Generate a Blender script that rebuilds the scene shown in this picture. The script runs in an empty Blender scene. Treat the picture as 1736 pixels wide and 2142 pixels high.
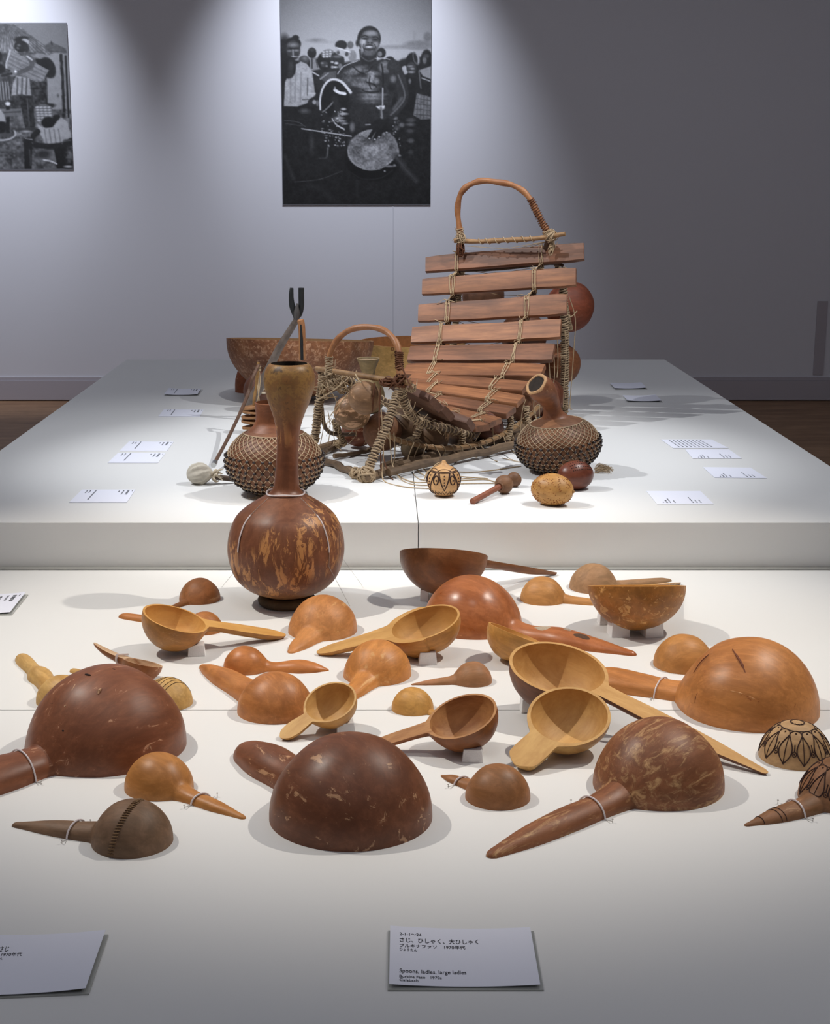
import bpy, bmesh, math, random
import numpy as np
from mathutils import Vector, Matrix, noise
random.seed(7)
SC = bpy.context.scene
COL = SC.collection
# ------------------------------------------------------------------ camera
W, H, F = 1736.0, 2142.0, 3108.0
PX, PY = 797.0, 1071.0
PITCH = math.atan(701.0 / F)
CAMZ = 1.5
LOW, UP = 0.5, 0.6223          # heights of the lower and upper plinth tops
cam_d = bpy.data.cameras.new('camera'); cam = bpy.data.objects.new('camera', cam_d); COL.objects.link(cam)
cam.location = (0, 0, CAMZ); cam.rotation_euler = (math.pi/2 - PITCH, 0, 0)
cam_d.sensor_fit = 'VERTICAL'; cam_d.sensor_height = 24; cam_d.lens = 24*F/H
cam_d.shift_x = (W/2 - PX)/H; cam_d.clip_start = 0.05; cam_d.clip_end = 60
SC.camera = cam
# ------------------------------------------------------------------ world, lamps, exposure
wd = bpy.data.worlds.new('world'); SC.world = wd; wd.use_nodes = True
wd.node_tree.nodes['Background'].inputs[0].default_value = (0.5, 0.52, 0.6, 1)
wd.node_tree.nodes['Background'].inputs[1].default_value = 0.1
def spot(name, loc, aim, power, color, angle, blend, radius=0.03):
    d = bpy.data.lights.new(name, 'SPOT'); d.energy = power; d.color = color
    d.spot_size = math.radians(angle); d.spot_blend = blend; d.shadow_soft_size = radius
    o = bpy.data.objects.new(name, d); COL.objects.link(o); o.location = loc
    o.rotation_euler = (Vector(aim) - Vector(loc)).to_track_quat('-Z', 'Y').to_euler()
    return o
WARM = (1.0, 0.93, 0.84); COOL = (0.83, 0.88, 1.0)
spot('spotlight', (-2.1, 3.3, 3.75), (-0.05, 3.08, LOW), 330, WARM, 42, 0.88)
spot('spotlight', (2.1, 3.3, 3.75), (0.15, 3.08, LOW), 330, WARM, 42, 0.88)
spot('spotlight', (-0.1, 1.6, 3.8), (0.0, 3.0, LOW), 35, WARM, 40, 0.9)
spot('spotlight', (-2.3, 4.2, 3.6), (0.25, 4.7, UP), 330, (0.95, 0.97, 1.0), 42, 0.75)
spot('spotlight', (1.9, 4.3, 3.8), (0.1, 4.8, UP), 310, (0.95, 0.97, 1.0), 42, 0.8)
spot('spotlight', (0.0, 4.1, 3.8), (0.1, 5.75, UP+.1), 170, (0.97, 0.97, 0.98), 33, 0.9)
spot('spotlight', (-0.25, 8.75, 3.9), (-0.2, 10.1, 1.95), 330, COOL, 62, 1.0, 0.05)
spot('spotlight', (-2.6, 8.75, 3.9), (-2.7, 10.1, 1.95), 370, COOL, 61, 1.0, 0.05)
def area(name, loc, rot, sx, sy, power, color):
    d = bpy.data.lights.new(name, 'AREA'); d.shape = 'RECTANGLE'; d.size = sx; d.size_y = sy; d.energy = power; d.color = color
    o = bpy.data.objects.new(name, d); COL.objects.link(o); o.location = loc; o.rotation_euler = rot
    return o
area('ambient_fill', (0, 3.5, 3.95), (0, 0, 0), 8, 10, 85, (0.86, 0.89, 1.0))  # unseen panel added below the ceiling as ambient fill, not a fixture
SC.view_settings.view_transform = 'Standard'; SC.view_settings.look = 'None'
SC.view_settings.gamma = 1; SC.view_settings.use_curve_mapping = False
SC.view_settings.exposure = 0.0
# ------------------------------------------------------------------ measuring helpers (photo pixel -> place in the room)
CP, SP = math.cos(PITCH), math.sin(PITCH)
def ray(px, py):
    a = (px-PX)/F; b = -(py-PY)/F
    return Vector((a, CP + b*SP, -SP + b*CP))
def G(px, py, z):
    d = ray(px, py); t = (z-CAMZ)/d.z
    return Vector((0, 0, CAMZ)) + d*t
def K(px, py, Y):
    d = ray(px, py); t = Y/d.y
    return Vector((0, 0, CAMZ)) + d*t
def mpp(p):                      # metres per photo pixel at point p
    return (p.y*CP - (p.z-CAMZ)*SP)/F
# ------------------------------------------------------------------ object helpers
ORG = {}
CLAMP = [None]          # nothing sinks below the top it rests on
def tag(o, label=None, cat=None, group=None, kind=None):
    if label: o['label'] = label
    if cat: o['category'] = cat
    if group: o['group'] = group
    if kind: o['kind'] = kind
    return o
def thing(name, label, cat, loc, group=None, M=None):
    o = bpy.data.objects.new(name, None); COL.objects.link(o); o.empty_display_size = 0.05
    if M is not None: o.matrix_world = M; ORG[o.name] = None
    else: o.location = loc; ORG[o.name] = Vector(loc)
    return tag(o, label, cat, group)
class MB:
    def __init__(s): s.v = []; s.f = []
    def add(s, v, f):
        n = len(s.v); s.v += [tuple(p) for p in v]; s.f += [tuple(i+n for i in q) for q in f]; return s
def build(name, mb, mat, parent=None, loc=None, smooth=True, sharp=40, weld=False):
    """mesh object; world-space vertices unless the parent was made with a matrix"""
    me = bpy.data.meshes.new(name)
    o = bpy.data.objects.new(name, me); COL.objects.link(o)
    if parent is not None:
        o.parent = parent; off = ORG[parent.name]
        ORG[o.name] = off
    else:
        off = Vector(loc) if loc is not None else None
        if off is not None: o.location = off
        ORG[o.name] = off
    if CLAMP[0] is not None: mb.v = [(p[0], p[1], max(p[2], CLAMP[0])) for p in mb.v]
    vs = mb.v if off is None else [(p[0]-off.x, p[1]-off.y, p[2]-off.z) for p in mb.v]
    me.from_pydata(vs, [], mb.f)
    bm = bmesh.new(); bm.from_mesh(me)
    if weld: bmesh.ops.remove_doubles(bm, verts=bm.verts, dist=2e-5)
    bmesh.ops.recalc_face_normals(bm, faces=bm.faces)
    bm.to_mesh(me); bm.free()
    if smooth:
        me.polygons.foreach_set('use_smooth', [True]*len(me.polygons))
        me.set_sharp_from_angle(angle=math.radians(sharp))
    me.materials.append(mat); me.update()
    return o
def box(mb, c, s, rz=0, taper=1.0):
    R = Matrix.Rotation(rz, 3, 'Z'); v = []
    for z in (-1, 1):
        k = taper if z > 0 else 1.0
        for x, y in ((-1,-1),(1,-1),(1,1),(-1,1)):
            v.append(Vector(c) + R @ Vector((x*s[0]/2*k, y*s[1]/2*k, z*s[2]/2)))
    mb.add(v, [(0,3,2,1),(4,5,6,7),(0,1,5,4),(1,2,6,5),(2,3,7,6),(3,0,4,7)]); return mb
def bevel_box(name, c, s, mat, parent=None, loc=None, bw=0.003, rz=0, taper=1.0):
    o = build(name, box(MB(), c, s, rz, taper), mat, parent, loc, smooth=False)
    bm = bmesh.new(); bm.from_mesh(o.data)
    bmesh.ops.bevel(bm, geom=bm.edges[:], offset=bw, segments=2, affect='EDGES', profile=0.5)
    bm.to_mesh(o.data); bm.free()
    return o
def spline(pts, n):
    """Catmull-Rom through points, n samples per span"""
    P = [Vector(p) for p in pts]; out = []
    for i in range(len(P)-1):
        p0 = P[max(i-1, 0)]; p1 = P[i]; p2 = P[i+1]; p3 = P[min(i+2, len(P)-1)]
        for j in range(n):
            t = j/n
            out.append(0.5*((2*p1) + (p2-p0)*t + (2*p0-5*p1+4*p2-p3)*t*t + (3*p1-p0-3*p2+p3)*t**3))
    out.append(P[-1]); return out
def tube(mb, pts, r, n=6, closed=False, cap=True):
    """r: number or list of radii"""
    P = [Vector(p) for p in pts]; m = len(P)
    rr = r if isinstance(r, (list, tuple)) else [r]*m
    T = []
    for i in range(m):
        if closed: t = P[(i+1) % m]-P[i-1]
        else: t = P[min(i+1, m-1)]-P[max(i-1, 0)]
        T.append(t.normalized() if t.length > 1e-9 else Vector((0,0,1)))
    a = T[0].orthogonal().normalized(); v = []
    for i in range(m):
        a = (a - T[i]*a.dot(T[i]))
        a = a.normalized() if a.length > 1e-6 else T[i].orthogonal().normalized()
        b = T[i].cross(a)
        for k in range(n):
            q = 2*math.pi*k/n
            v.append(P[i] + (a*math.cos(q)+b*math.sin(q))*rr[i])
    f = []
    for i in range(m if closed else m-1):
        j = (i+1) % m
        for k in range(n):
            l = (k+1) % n
            f.append((i*n+k, i*n+l, j*n+l, j*n+k))
    if cap and not closed:
        f.append(tuple(range(n))[::-1]); f.append(tuple((m-1)*n+k for k in range(n)))
    mb.add(v, f); return mb
def rnd(s): return random.uniform(-s, s)
def stick(mb, a, b, r0, r1, wob=0.004, n=8, seg=8, bow=0.0):
    a = Vector(a); b = Vector(b); d = (b-a); o = d.orthogonal().normalized(); q = d.cross(o).normalized()
    pts = []; rr = []
    for i in range(seg+1):
        t = i/seg
        pts.append(a + d*t + o*rnd(wob) + q*rnd(wob) + Vector((0,0,1))*bow*4*t*(1-t))
        rr.append((r0+(r1-r0)*t)*(1+rnd(0.1)))
    return tube(mb, pts, rr, n)
def coil(mb, pts, r, turns, cr, per=8, n=5):
    """string wound round a path"""
    P = [Vector(p) for p in pts]; m = len(P); N = int(turns*per); out = []
    a = (P[-1]-P[0]).orthogonal().normalized()
    for i in range(N+1):
        t = i/N*(m-1); k = min(int(t), m-2); f = t-k
        c = P[k].lerp(P[k+1], f); tg = (P[k+1]-P[k]).normalized()
        aa = (a-tg*a.dot(tg)).normalized(); b = tg.cross(aa); q = 2*math.pi*i/per
        rr = (r[0]+(r[1]-r[0])*i/N if isinstance(r, tuple) else r)
        out.append(c + (aa*math.cos(q)+b*math.sin(q))*(rr+rnd(cr*.5)) + tg*rnd(cr*0.8))
    return tube(mb, out, cr, n)
def ball(mb, c, r, M=None, nu=24, nv=14, sc=(1,1,1), wob=0.0, seed=0):
    c = Vector(c); v = []; f = []
    for i in range(nv+1):
        th = math.pi*i/nv
        for k in range(nu):
            ph = 2*math.pi*k/nu
            d = Vector((math.sin(th)*math.cos(ph), math.sin(th)*math.sin(ph), math.cos(th)))
            kk = 1+wob*noise.noise(d*1.3+Vector((seed, seed*2.1, 0))) if wob else 1
            p = Vector((d.x*sc[0], d.y*sc[1], d.z*sc[2]))*r*kk
            if M is not None: p = M @ p
            v.append(c+p)
    for i in range(nv):
        for k in range(nu):
            l = (k+1) % nu
            f.append((i*nu+k, i*nu+l, (i+1)*nu+l, (i+1)*nu+k))
    mb.add(v, f); return mb
def lathe(mb, prof, c, M=None, n=48, lean=None, wob=0.0, seed=0):
    """prof: list of (r, z)"""
    c = Vector(c); v = []; f = []; m = len(prof)
    for i, (r, z) in enumerate(prof):
        lx = lean(z) if lean else 0
        for k in range(n):
            a = 2*math.pi*k/n
            rr = r
            if wob: rr = r*(1+wob*noise.noise(Vector((math.cos(a)*1.2+seed, math.sin(a)*1.2, z*8))))
            p = Vector((rr*math.cos(a)+lx, rr*math.sin(a), z))
            if M is not None: p = M @ p
            v.append(c+p)
    for i in range(m-1):
        for k in range(n):
            l = (k+1) % n
            f.append((i*n+k, i*n+l, (i+1)*n+l, (i+1)*n+k))
    mb.add(v, f); return mb
def smooth_prof(p, n=4): return [(q.x, q.y) for q in spline([Vector((a, b, 0)) for a, b in p], n)]
# ------------------------------------------------------------------ materials
def srgb(h):
    if isinstance(h, str): h = tuple(int(h[i:i+2], 16) for i in (0, 2, 4))
    return tuple(((c/255)/12.92 if c/255 <= 0.04045 else ((c/255+0.055)/1.055)**2.4) for c in h) + (1,)
class NT:
    def __init__(s, name):
        s.m = bpy.data.materials.new(name); s.m.use_nodes = True; s.t = s.m.node_tree
        s.b = s.t.nodes['Principled BSDF']; s.co = s.t.nodes.new('ShaderNodeTexCoord').outputs['Object']
    def n(s, k, **kw):
        o = s.t.nodes.new(k)
        for a, b in kw.items(): setattr(o, a, b)
        return o
    def link(s, a, b): s.t.links.new(a, b)
    def mapping(s, scale=(1,1,1), loc=(0,0,0), rot=(0,0,0)):
        m = s.n('ShaderNodeMapping'); s.link(s.co, m.inputs[0])
        m.inputs['Scale'].default_value = scale; m.inputs['Location'].default_value = loc; m.inputs['Rotation'].default_value = rot
        return m.outputs[0]
    def noise(s, vec, scale, detail=4, rough=0.55, dist=0):
        o = s.n('ShaderNodeTexNoise'); s.link(vec, o.inputs['Vector'])
        o.inputs['Scale'].default_value = scale; o.inputs['Detail'].default_value = detail
        o.inputs['Roughness'].default_value = rough; o.inputs['Distortion'].default_value = dist
        return o.outputs['Fac']
    def ramp(s, fac, stops):
        o = s.n('ShaderNodeValToRGB'); s.link(fac, o.inputs[0]); e = o.color_ramp.elements
        while len(e) < len(stops): e.new(0.5)
        for el, (p, c) in zip(e, stops):
            el.position = p; el.color = c if isinstance(c, tuple) else (c, c, c, 1)
        return o.outputs[0]
    def mix(s, fac, a, b, mode='MIX'):
        o = s.n('ShaderNodeMix', data_type='RGBA', blend_type=mode)
        for sock, val in ((o.inputs[0], fac), (o.inputs[6], a), (o.inputs[7], b)):
            if isinstance(val, bpy.types.NodeSocket): s.link(val, sock)
            else: sock.default_value = val
        return o.outputs[2]
    def bump(s, h, strength=0.2, dist=0.002):
        o = s.n('ShaderNodeBump'); o.inputs['Strength'].default_value = strength; o.inputs['Distance'].default_value = dist
        s.link(h, o.inputs['Height']); s.link(o.outputs[0], s.b.inputs['Normal'])
def plain(name, col, rough=0.6, metal=0, bump=0, bs=60, var=0.0):
    t = NT(name); c = srgb(col)
    t.b.inputs['Roughness'].default_value = rough; t.b.inputs['Metallic'].default_value = metal
    nz = t.noise(t.mapping(), bs, 5)
    if var:
        d = tuple(x*(1-var) for x in c[:3])+(1,)
        t.link(t.ramp(nz, [(0.3, d), (0.7, c)]), t.b.inputs['Base Color'])
    else: t.b.inputs['Base Color'].default_value = c
    if bump: t.bump(nz, bump)
    return t.m
def dull(h):
    c = [int(h[i:i+2], 16) for i in (0, 2, 4)]; g = 0.3*c[0]+0.55*c[1]+0.15*c[2]
    k = 0.12 if c[0] < 0x98 else 0.0
    c = [x+(g-x)*k for x in c]
    return (min(255, c[0]*1.02), c[1]*(1.06 if k else 1.03), c[2]*(0.94 if k else 1.02))
def gourd_mat(name, base, dark, patch=None, amount=0.0, seed=0, rough=0.42, streak=0.35, pscale=26, spec=0.4, stretch=0.4, psoft=0.03, plow=None, vert=False):
    """calabash rind: mottled skin, fine streaks, scraped patches, scuffs"""
    base, dark = dull(base), dull(dark)
    t = NT(name); L = (seed*3.7, seed*1.3, seed*2.9)
    m1 = t.mapping((1,1,1), L); m2 = t.mapping((1.5, 1.5, stretch) if vert else (stretch, 1.6, 1.6), L); m3 = t.mapping((0.22, 1, 1), L)
    n1 = t.noise(m1, 7, 6, 0.6, 0.6)
    c = t.ramp(n1, [(0.32, srgb(dark)), (0.66, srgb(base))])
    n2 = t.noise(m3, 95, 6, 0.65, 0.3)
    lighter = tuple(min(1, x*1.35+0.01) for x in srgb(base)[:3])+(1,)
    sf = t.ramp(n2, [(0.5, 0.0), (0.72, streak)])
    c = t.mix(sf, c, lighter)
    nm = t.noise(m2, 34, 7, 0.7, 0.5)
    c = t.mix(t.ramp(nm, [(0.36, 0.42), (0.55, 0.0)]), c, tuple(x*0.62 for x in srgb(dark)[:3])+(1,))
    c = t.mix(t.ramp(nm, [(0.52, 0.0), (0.72, 0.35)]), c, lighter)
    n3 = t.noise(m1, 60, 8, 0.7)
    c = t.mix(t.ramp(n3, [(0.2, 0.22), (0.45, 0.0)]), c, tuple(x*0.45 for x in srgb(dark)[:3])+(1,))
    h = n3
    if patch and amount > 0:
        n4 = t.noise(m2, pscale, 9, 0.72, 0.8)
        th = 0.66 - 0.2*amount
        pf = t.ramp(n4, [(th, 0.0), (th+psoft, 1.0)])
        if plow is not None:      # patches keep to part of the skin (a slow second noise)
            pf = t.mix(1.0, pf, t.ramp(t.noise(m1, 5, 2), [(plow, 0.0), (plow+0.08, 1.0)]), 'MULTIPLY')
        c = t.mix(pf, c, srgb(patch))
    n5 = t.noise(t.mapping((1,1,1), (seed+9, 0, 0)), 240, 3, 0.6)
    c = t.mix(t.ramp(n5, [(0.70, 0.0), (0.78, 0.35)]), c, srgb('c9a27c'))
    t.link(c, t.b.inputs['Base Color'])
    t.link(t.ramp(n1, [(0.3, rough-0.05), (0.7, rough+0.14)]), t.b.inputs['Roughness'])
    t.b.inputs['Specular IOR Level'].default_value = spec
    t.bump(h, 0.12, 0.0015)
    return t.m
def wood_mat(name, base, dark, axis=(0.08,1,1), seed=0, rough=0.6, scale=60):
    t = NT(name); L = (seed*2.3, seed, seed*.7)
    n1 = t.noise(t.mapping(axis, L), scale, 8, 0.65, 0.4); n2 = t.noise(t.mapping((1,1,1), L), 9, 4)
    c = t.ramp(n1, [(0.33, srgb(dark)), (0.62, srgb(base))])
    c = t.mix(t.ramp(n2, [(0.35, 0.4), (0.6, 0.0)]), c, srgb(dark))
    t.link(c, t.b.inputs['Base Color']); t.b.inputs['Roughness'].default_value = rough
    t.bump(n1, 0.3, 0.001)
    return t.m
M_WALL = plain('painted_wall', (226,226,232), 0.9, bump=0.05, bs=180)
M_SKIRT = plain('painted_skirting', (186,180,186), 0.7)
M_PLINTH = plain('white_plinth', (226,226,224), 0.55, bump=0.03, bs=300)
M_CEIL = plain('ceiling_paint', (120,120,125), 0.9)
M_FLOOR = wood_mat('floor_boards', 'a07c5c', '7c5c42', axis=(0.15,1,1), rough=0.6, scale=14)
M_FOAM = plain('white_foam', (236,236,236), 0.9, bump=0.6, bs=420)
M_TIE = plain('clear_tube', (215,205,205), 0.25)
M_THREAD = plain('nylon_thread', (170,165,160), 0.4)
M_CORD = plain('pale_cord', (196,170,134), 0.85, bump=0.4, bs=500, var=0.35)
M_CORDDK = plain('brown_twine', (112,66,36), 0.8, bump=0.4, bs=500, var=0.45)
M_RAW = plain('rawhide_strip', (186,160,126), 0.75, bump=0.4, bs=90, var=0.45)
M_PAPER = plain('card_paper', (232,234,246), 0.75)
M_ACRY = plain('acrylic_plate', (175,176,170), 0.2)
M_INK = plain('black_ink', (38,38,42), 0.8)
M_CARVE = plain('burnt_line', (52,26,18), 0.8)
M_BEAD = plain('dark_seed_bead', (44,30,26), 0.35, var=0.4, bs=90)
M_NET = plain('net_string', (196,172,140), 0.85, var=0.25, bs=300)
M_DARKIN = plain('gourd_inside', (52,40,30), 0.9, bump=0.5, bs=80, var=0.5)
M_BLACK = plain('black_wood', (34,36,36), 0.45, bump=0.2, bs=50, var=0.4)
# ------------------------------------------------------------------ the room
def struct(name, c, s, mat, parent=None):
    o = build(name, box(MB(), c, s), mat, parent, loc=c if parent is None else None, smooth=False); o['kind'] = 'structure'; return o
WY = 10.13
struct('floor', (0, 3.6, -0.05), (11, 13.4, 0.1), M_FLOOR)
struct('wall_back', (0, WY+0.05, 2.0), (11, 0.1, 4.0), M_WALL)
struct('wall_left', (-5.45, 3.6, 2.0), (0.1, 13.0, 4.0), M_WALL)
struct('wall_right', (5.45, 3.6, 2.0), (0.1, 13.0, 4.0), M_WALL)
struct('wall_front', (0, -3.0, 2.0), (11, 0.1, 4.0), M_WALL)
struct('ceiling', (0, 3.6, 4.05), (11, 13.4, 0.1), M_CEIL)
struct('baseboard_back', (0, WY-0.012, 0.075), (10.8, 0.024, 0.13), M_SKIRT)
b = struct('trim_1', (0, WY-0.006, 0.152), (10.8, 0.012, 0.022), M_SKIRT)
# vertical joint in the wall above the plinth and the flush panel at the far right
struct('trim_2', (K(822, 600, WY).x, WY-0.001, 1.1), (0.006, 0.002, 1.86), plain('wall_joint', (208,208,215), 0.9))
struct('trim_3', (K(1712, 760, WY).x, WY-0.004, 0.43), (0.07, 0.008, 0.5), M_SKIRT)

# ------------------------------------------------------------------ plinths
XL, XR = -1.253, 1.397
YF, YB = 3.767, 7.306
SEAMY = G(868, 1485, LOW).y
low = thing('low_plinth', 'broad low white plinth in front, with the gourd ladles on it', 'plinth', (0, 1.3, 0))
bevel_box('deck_panel', ((XL+XR)/2, (1.3+SEAMY-0.0015)/2, LOW/2), (XR-XL+1.2, SEAMY-0.0015-1.3, LOW), M_PLINTH, low, bw=0.0015)
bevel_box('deck_panel', ((XL+XR)/2, (YF-0.001+SEAMY+0.0015)/2, LOW/2), (XR-XL+1.2, YF-0.001-SEAMY-0.0015, LOW), M_PLINTH, low, bw=0.0015)
SX = G(875, 1093, UP).x
upp = thing('high_plinth', 'white plinth behind, one step higher, with the xylophone on it', 'plinth', (0, YF, 0))
bevel_box('deck_panel', ((XL+SX-0.001)/2, (YF+YB)/2, UP/2), (SX-0.001-XL, YB-YF, UP), M_PLINTH, upp, bw=0.0015)
bevel_box('deck_panel', ((XR+SX+0.001)/2, (YF+YB)/2, UP/2), (XR-SX-0.001, YB-YF, UP), M_PLINTH, upp, bw=0.0015)
build('gap_shade_strip', box(MB(), ((XL+XR)/2, YF-0.012, LOW+0.0022), (XR-XL+1.2, 0.022, 0.003)), plain('gap_shade_grey', (150,150,146), 0.8), upp, smooth=False)  # grey strip along the step, painting the shade of the base gap

# ------------------------------------------------------------------ half-gourd ladles
def smax(a, b, k):
    h = max(k-abs(a-b), 0.0)/k
    return max(a, b) + h*h*k*0.25
def interp(pts, t):
    P = [Vector((a, b, 0)) for a, b in pts]
    for i in range(len(P)-1):
        if t <= P[i+1].x or i == len(P)-2:
            p0 = P[max(i-1, 0)].y; p1 = P[i].y; p2 = P[i+1].y; p3 = P[min(i+2, len(P)-1)].y
            u = max(0, min(1, (t-P[i].x)/(P[i+1].x-P[i].x)))
            return 0.5*((2*p1) + (p2-p0)*u + (2*p0-5*p1+4*p2-p3)*u*u + (3*p1-p0-3*p2+p3)*u**3)
def gourd_shape(R, L, hr, ex=1.0, k=0.3, zs=1.0, bend=0.0, seed=0, wob=0.02, lift=0.0, hz=0.85):
    Rx = R*ex
    def rad(s):
        if s <= 0: return R*math.sqrt(max(0, 1-(s/Rx)**2))
        sp = R*math.sqrt(1-(s/Rx)**2) if s < Rx else -2.2*(s-Rx)
        t = max(0, min(1, (s-0.6*Rx)/(L-0.6*Rx)))
        h = max(0.0004, interp(hr, t))
        e = hr[-1][1]*1.3
        if s > L-e: h *= math.sqrt(max(0, 1-((s-(L-e))/e)**2))
        return smax(sp, h, k*R)
    def point(s, th, rr=None):       # th from 0 to pi over the dome
        r = rad(s) if rr is None else rr
        t = max(0.0, (s-Rx)/(L-Rx)) if L > Rx else 0
        mixz = min(1.0, max(0.0, (s-0.5*Rx)/(0.9*Rx)))
        z = zs + (hz-zs)*mixz
        w = 1
        if wob and rr is None:
            w = 1+wob*noise.noise(Vector((s/R*1.1+seed*3.1, math.cos(th)*1.2, math.sin(th)*1.2+seed)))*2
            w = 1+(w-1)*min(1, 1.2*math.sin(th)+0.35)
        return Vector((s, r*math.cos(th)*w + bend*t*t*L, r*math.sin(th)*z*w + lift*t*t*L))
    return Rx, rad, point
def half_gourd(root, R, L, hr, mat, mat_in=None, th=None, N=32, handle_name='handle', split=1.12, **kw):
    Rx, rad, point = gourd_shape(R, L, hr, **kw)
    upright = mat_in is not None
    th = th or R*0.07
    a, bb = Rx-th, R-th
    S = [-Rx*math.cos(math.pi*i/52) for i in range(0, 44)]
    s1 = S[-1]; n = 40
    S += [s1 + (L-s1)*(i/n) for i in range(1, n)] + [L - 0.0025, L-0.0012, L-0.0004, L-0.00005]
    if upright: S += [-a*math.cos(math.pi*i/40) for i in range(0, 41)]
    sp = split*Rx; S.append(sp)
    S = sorted(S); T = [S[0]]
    for s in S[1:]:
        if s-T[-1] > R*0.002 or s == sp: T.append(s)
    if T[0] > -Rx+1e-9: T[0] = -Rx
    def section(s):
        ro = [point(s, math.pi*j/N) for j in range(N+1)]
        if not upright: return ro
        ri = bb*math.sqrt(max(0, 1-(s/a)**2)) if abs(s) < a else 0
        c = point(s, math.pi/2, 0.0)
        inn = [point(s, math.pi*j/N, ri) if ri > 0 else c for j in range(N+1)]
        if ri > 0: inn = [Vector((p.x, p.y, (p.z)*0.97)) for p in inn]
        return ro + inn[::-1]
    def grid(ss):
        mb = MB(); v = []; f = []; fi = []
        for s in ss: v += section(s)
        M = len(section(ss[0]))
        for i in range(len(ss)-1):
            for j in range(M if upright else M-1):
                l = (j+1) % M
                f.append((i*M+j, i*M+l, (i+1)*M+l, (i+1)*M+j)); fi.append(1 if (upright and j >= N) else 0)
        mb.add(v, f); return mb, fi
    def mk(name, ss):
        mb, fi = grid(ss)
        me = bpy.data.meshes.new(name); o = bpy.data.objects.new(name, me); COL.objects.link(o); o.parent = root; ORG[o.name] = None
        me.from_pydata(mb.v, [], mb.f)
        me.materials.append(mat)
        if upright: me.materials.append(mat_in)
        me.polygons.foreach_set('material_index', fi)
        bm = bmesh.new(); bm.from_mesh(me); bmesh.ops.remove_doubles(bm, verts=bm.verts, dist=R*0.0008)
        if not upright:      # close the cut face so that the shell has a base
            pass
        bmesh.ops.recalc_face_normals(bm, faces=bm.faces); bm.to_mesh(me); bm.free()
        me.polygons.foreach_set('use_smooth', [True]*len(me.polygons)); me.set_sharp_from_angle(angle=math.radians(38))
        return o
    i = T.index(sp)
    mk('bowl', T[:i+1]); h = mk(handle_name, T[i:])
    return Rx, rad, point
def ladle_frame(cx, yb, hw, z0=LOW):
    R = hw*mpp(G(cx, yb, z0)); c = G(cx, yb, z0)
    for _ in range(6):
        Yc = G(cx, yb, z0).y + R*0.97
        t = 1/(CP*1.0)            # depth along the ground
        d = Yc; p = Vector((0, Yc, z0)); m = mpp(p); c = Vector(((cx-PX)*m, Yc, z0)); R = hw*m
    return c, R
TIES = []
def inverted(label, cx, yb, hw, tip, hpx, mat, zs=1.04, group=None, tie=None, **kw):
    c, R = ladle_frame(cx, yb, hw)
    tp = G(tip[0], tip[1]-hpx[-1][1]*0.4, LOW)
    e1 = tp-c; L = e1.length; e1.normalize()
    m = mpp((tp+c)/2)
    hr = [(t, r*m) for t, r in hpx]
    ang = math.atan2(e1.y, e1.x)
    M = Matrix.Translation(c) @ Matrix.Rotation(ang, 4, 'Z')
    root = thing('gourd_ladle', label, 'ladle', None, group, M)
    _, rad, point = half_gourd(root, R, L, hr, mat, zs=zs, **kw)
    if tie:
        s = tie*L; mb = MB()
        pts = []
        for j in range(19):
            q = point(s, math.pi*j/18); q2 = point(s, math.pi*j/18, rad(s)+0.0022)
            pts.append(Vector((q2.x + 0.004*math.cos(math.pi*j/18), q2.y, max(q2.z, 0.001))))
        tube(mb, pts, 0.0016, 6); build('tie', mb, M_TIE, root)['label'] = 'clear plastic tube tied over the handle'
        mb = MB(); e = pts[0 if e1.x > 0 else -1]; y = e.y; sg = 1 if y > 0 else -1
        mb2 = MB()
        for sgn in (-1, 1):
            for pp in (pts[0], pts[-1]):
                sg = 1 if pp.y > 0 else -1
                q = pp + Vector((0.004*sgn, sg*0.012, -pp.z+0.0006))
                tube(mb2, [pp, q], 0.0004, 4)
        for sg in (0, -1):
            q = pts[sg] + Vector((0.0, 0.015 if pts[sg].y > 0 else -0.015, 0)); q.z = 0
            tube(mb2, [q, q+Vector((0, 0, 0.006))], 0.0005, 5); tube(mb2, [q+Vector((0,0,.006)), q+Vector((0,0,.007))], 0.0015, 8)
        build('pin_and_thread', mb2, M_THREAD, root)['kind'] = 'stuff'
    return root, c, R, L, point, rad
def settle(root, z):
    M = root.matrix_world.copy(); lo = min((M @ v.co).z for ch in root.children for v in ch.data.vertices)
    if lo < z+0.0004: M.translation.z += z+0.0004-lo; root.matrix_world = M
def upright(label, cx, cy, hw, tip, hpx, mat, mat_in, roll=0, zs=1.0, lift=0.0, tipz=None, depth=None, **kw):
    z = LOW+0.08
    for _ in range(8):
        c = G(cx, cy, z); R = hw*mpp(c); z = LOW + R*zs*0.985 + lift
    tr = hpx[-1][1]*mpp(c)*0.5
    tp = G(tip[0], tip[1], LOW + (tr if tipz is None else tipz))
    e1 = tp-c; L = e1.length; e1.normalize()
    n = Vector((0,0,1)); n = (n-e1*n.dot(e1)).normalized()
    n = Matrix.Rotation(math.radians(roll), 3, e1) @ n
    zz = -n; y = zz.cross(e1)
    M = Matrix((( e1.x, y.x, zz.x, c.x), (e1.y, y.y, zz.y, c.y), (e1.z, y.z, zz.z, c.z), (0,0,0,1)))
    m = mpp((tp+c)/2)
    root = thing('gourd_ladle', label, 'ladle', None, None, M)
    half_gourd(root, R, L, [(t, r*m) for t, r in hpx], mat, mat_in, zs=zs, **{'k': 0.4, **kw})
    settle(root, LOW)
    return root, c, R, L
def gm(i, base, dark, patch=None, amount=0.0, **kw): return gourd_mat('calabash_skin_%d' % i, base, dark, patch, amount, seed=i, **kw)

DK, DKd = '7d4229', '66301d'
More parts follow.
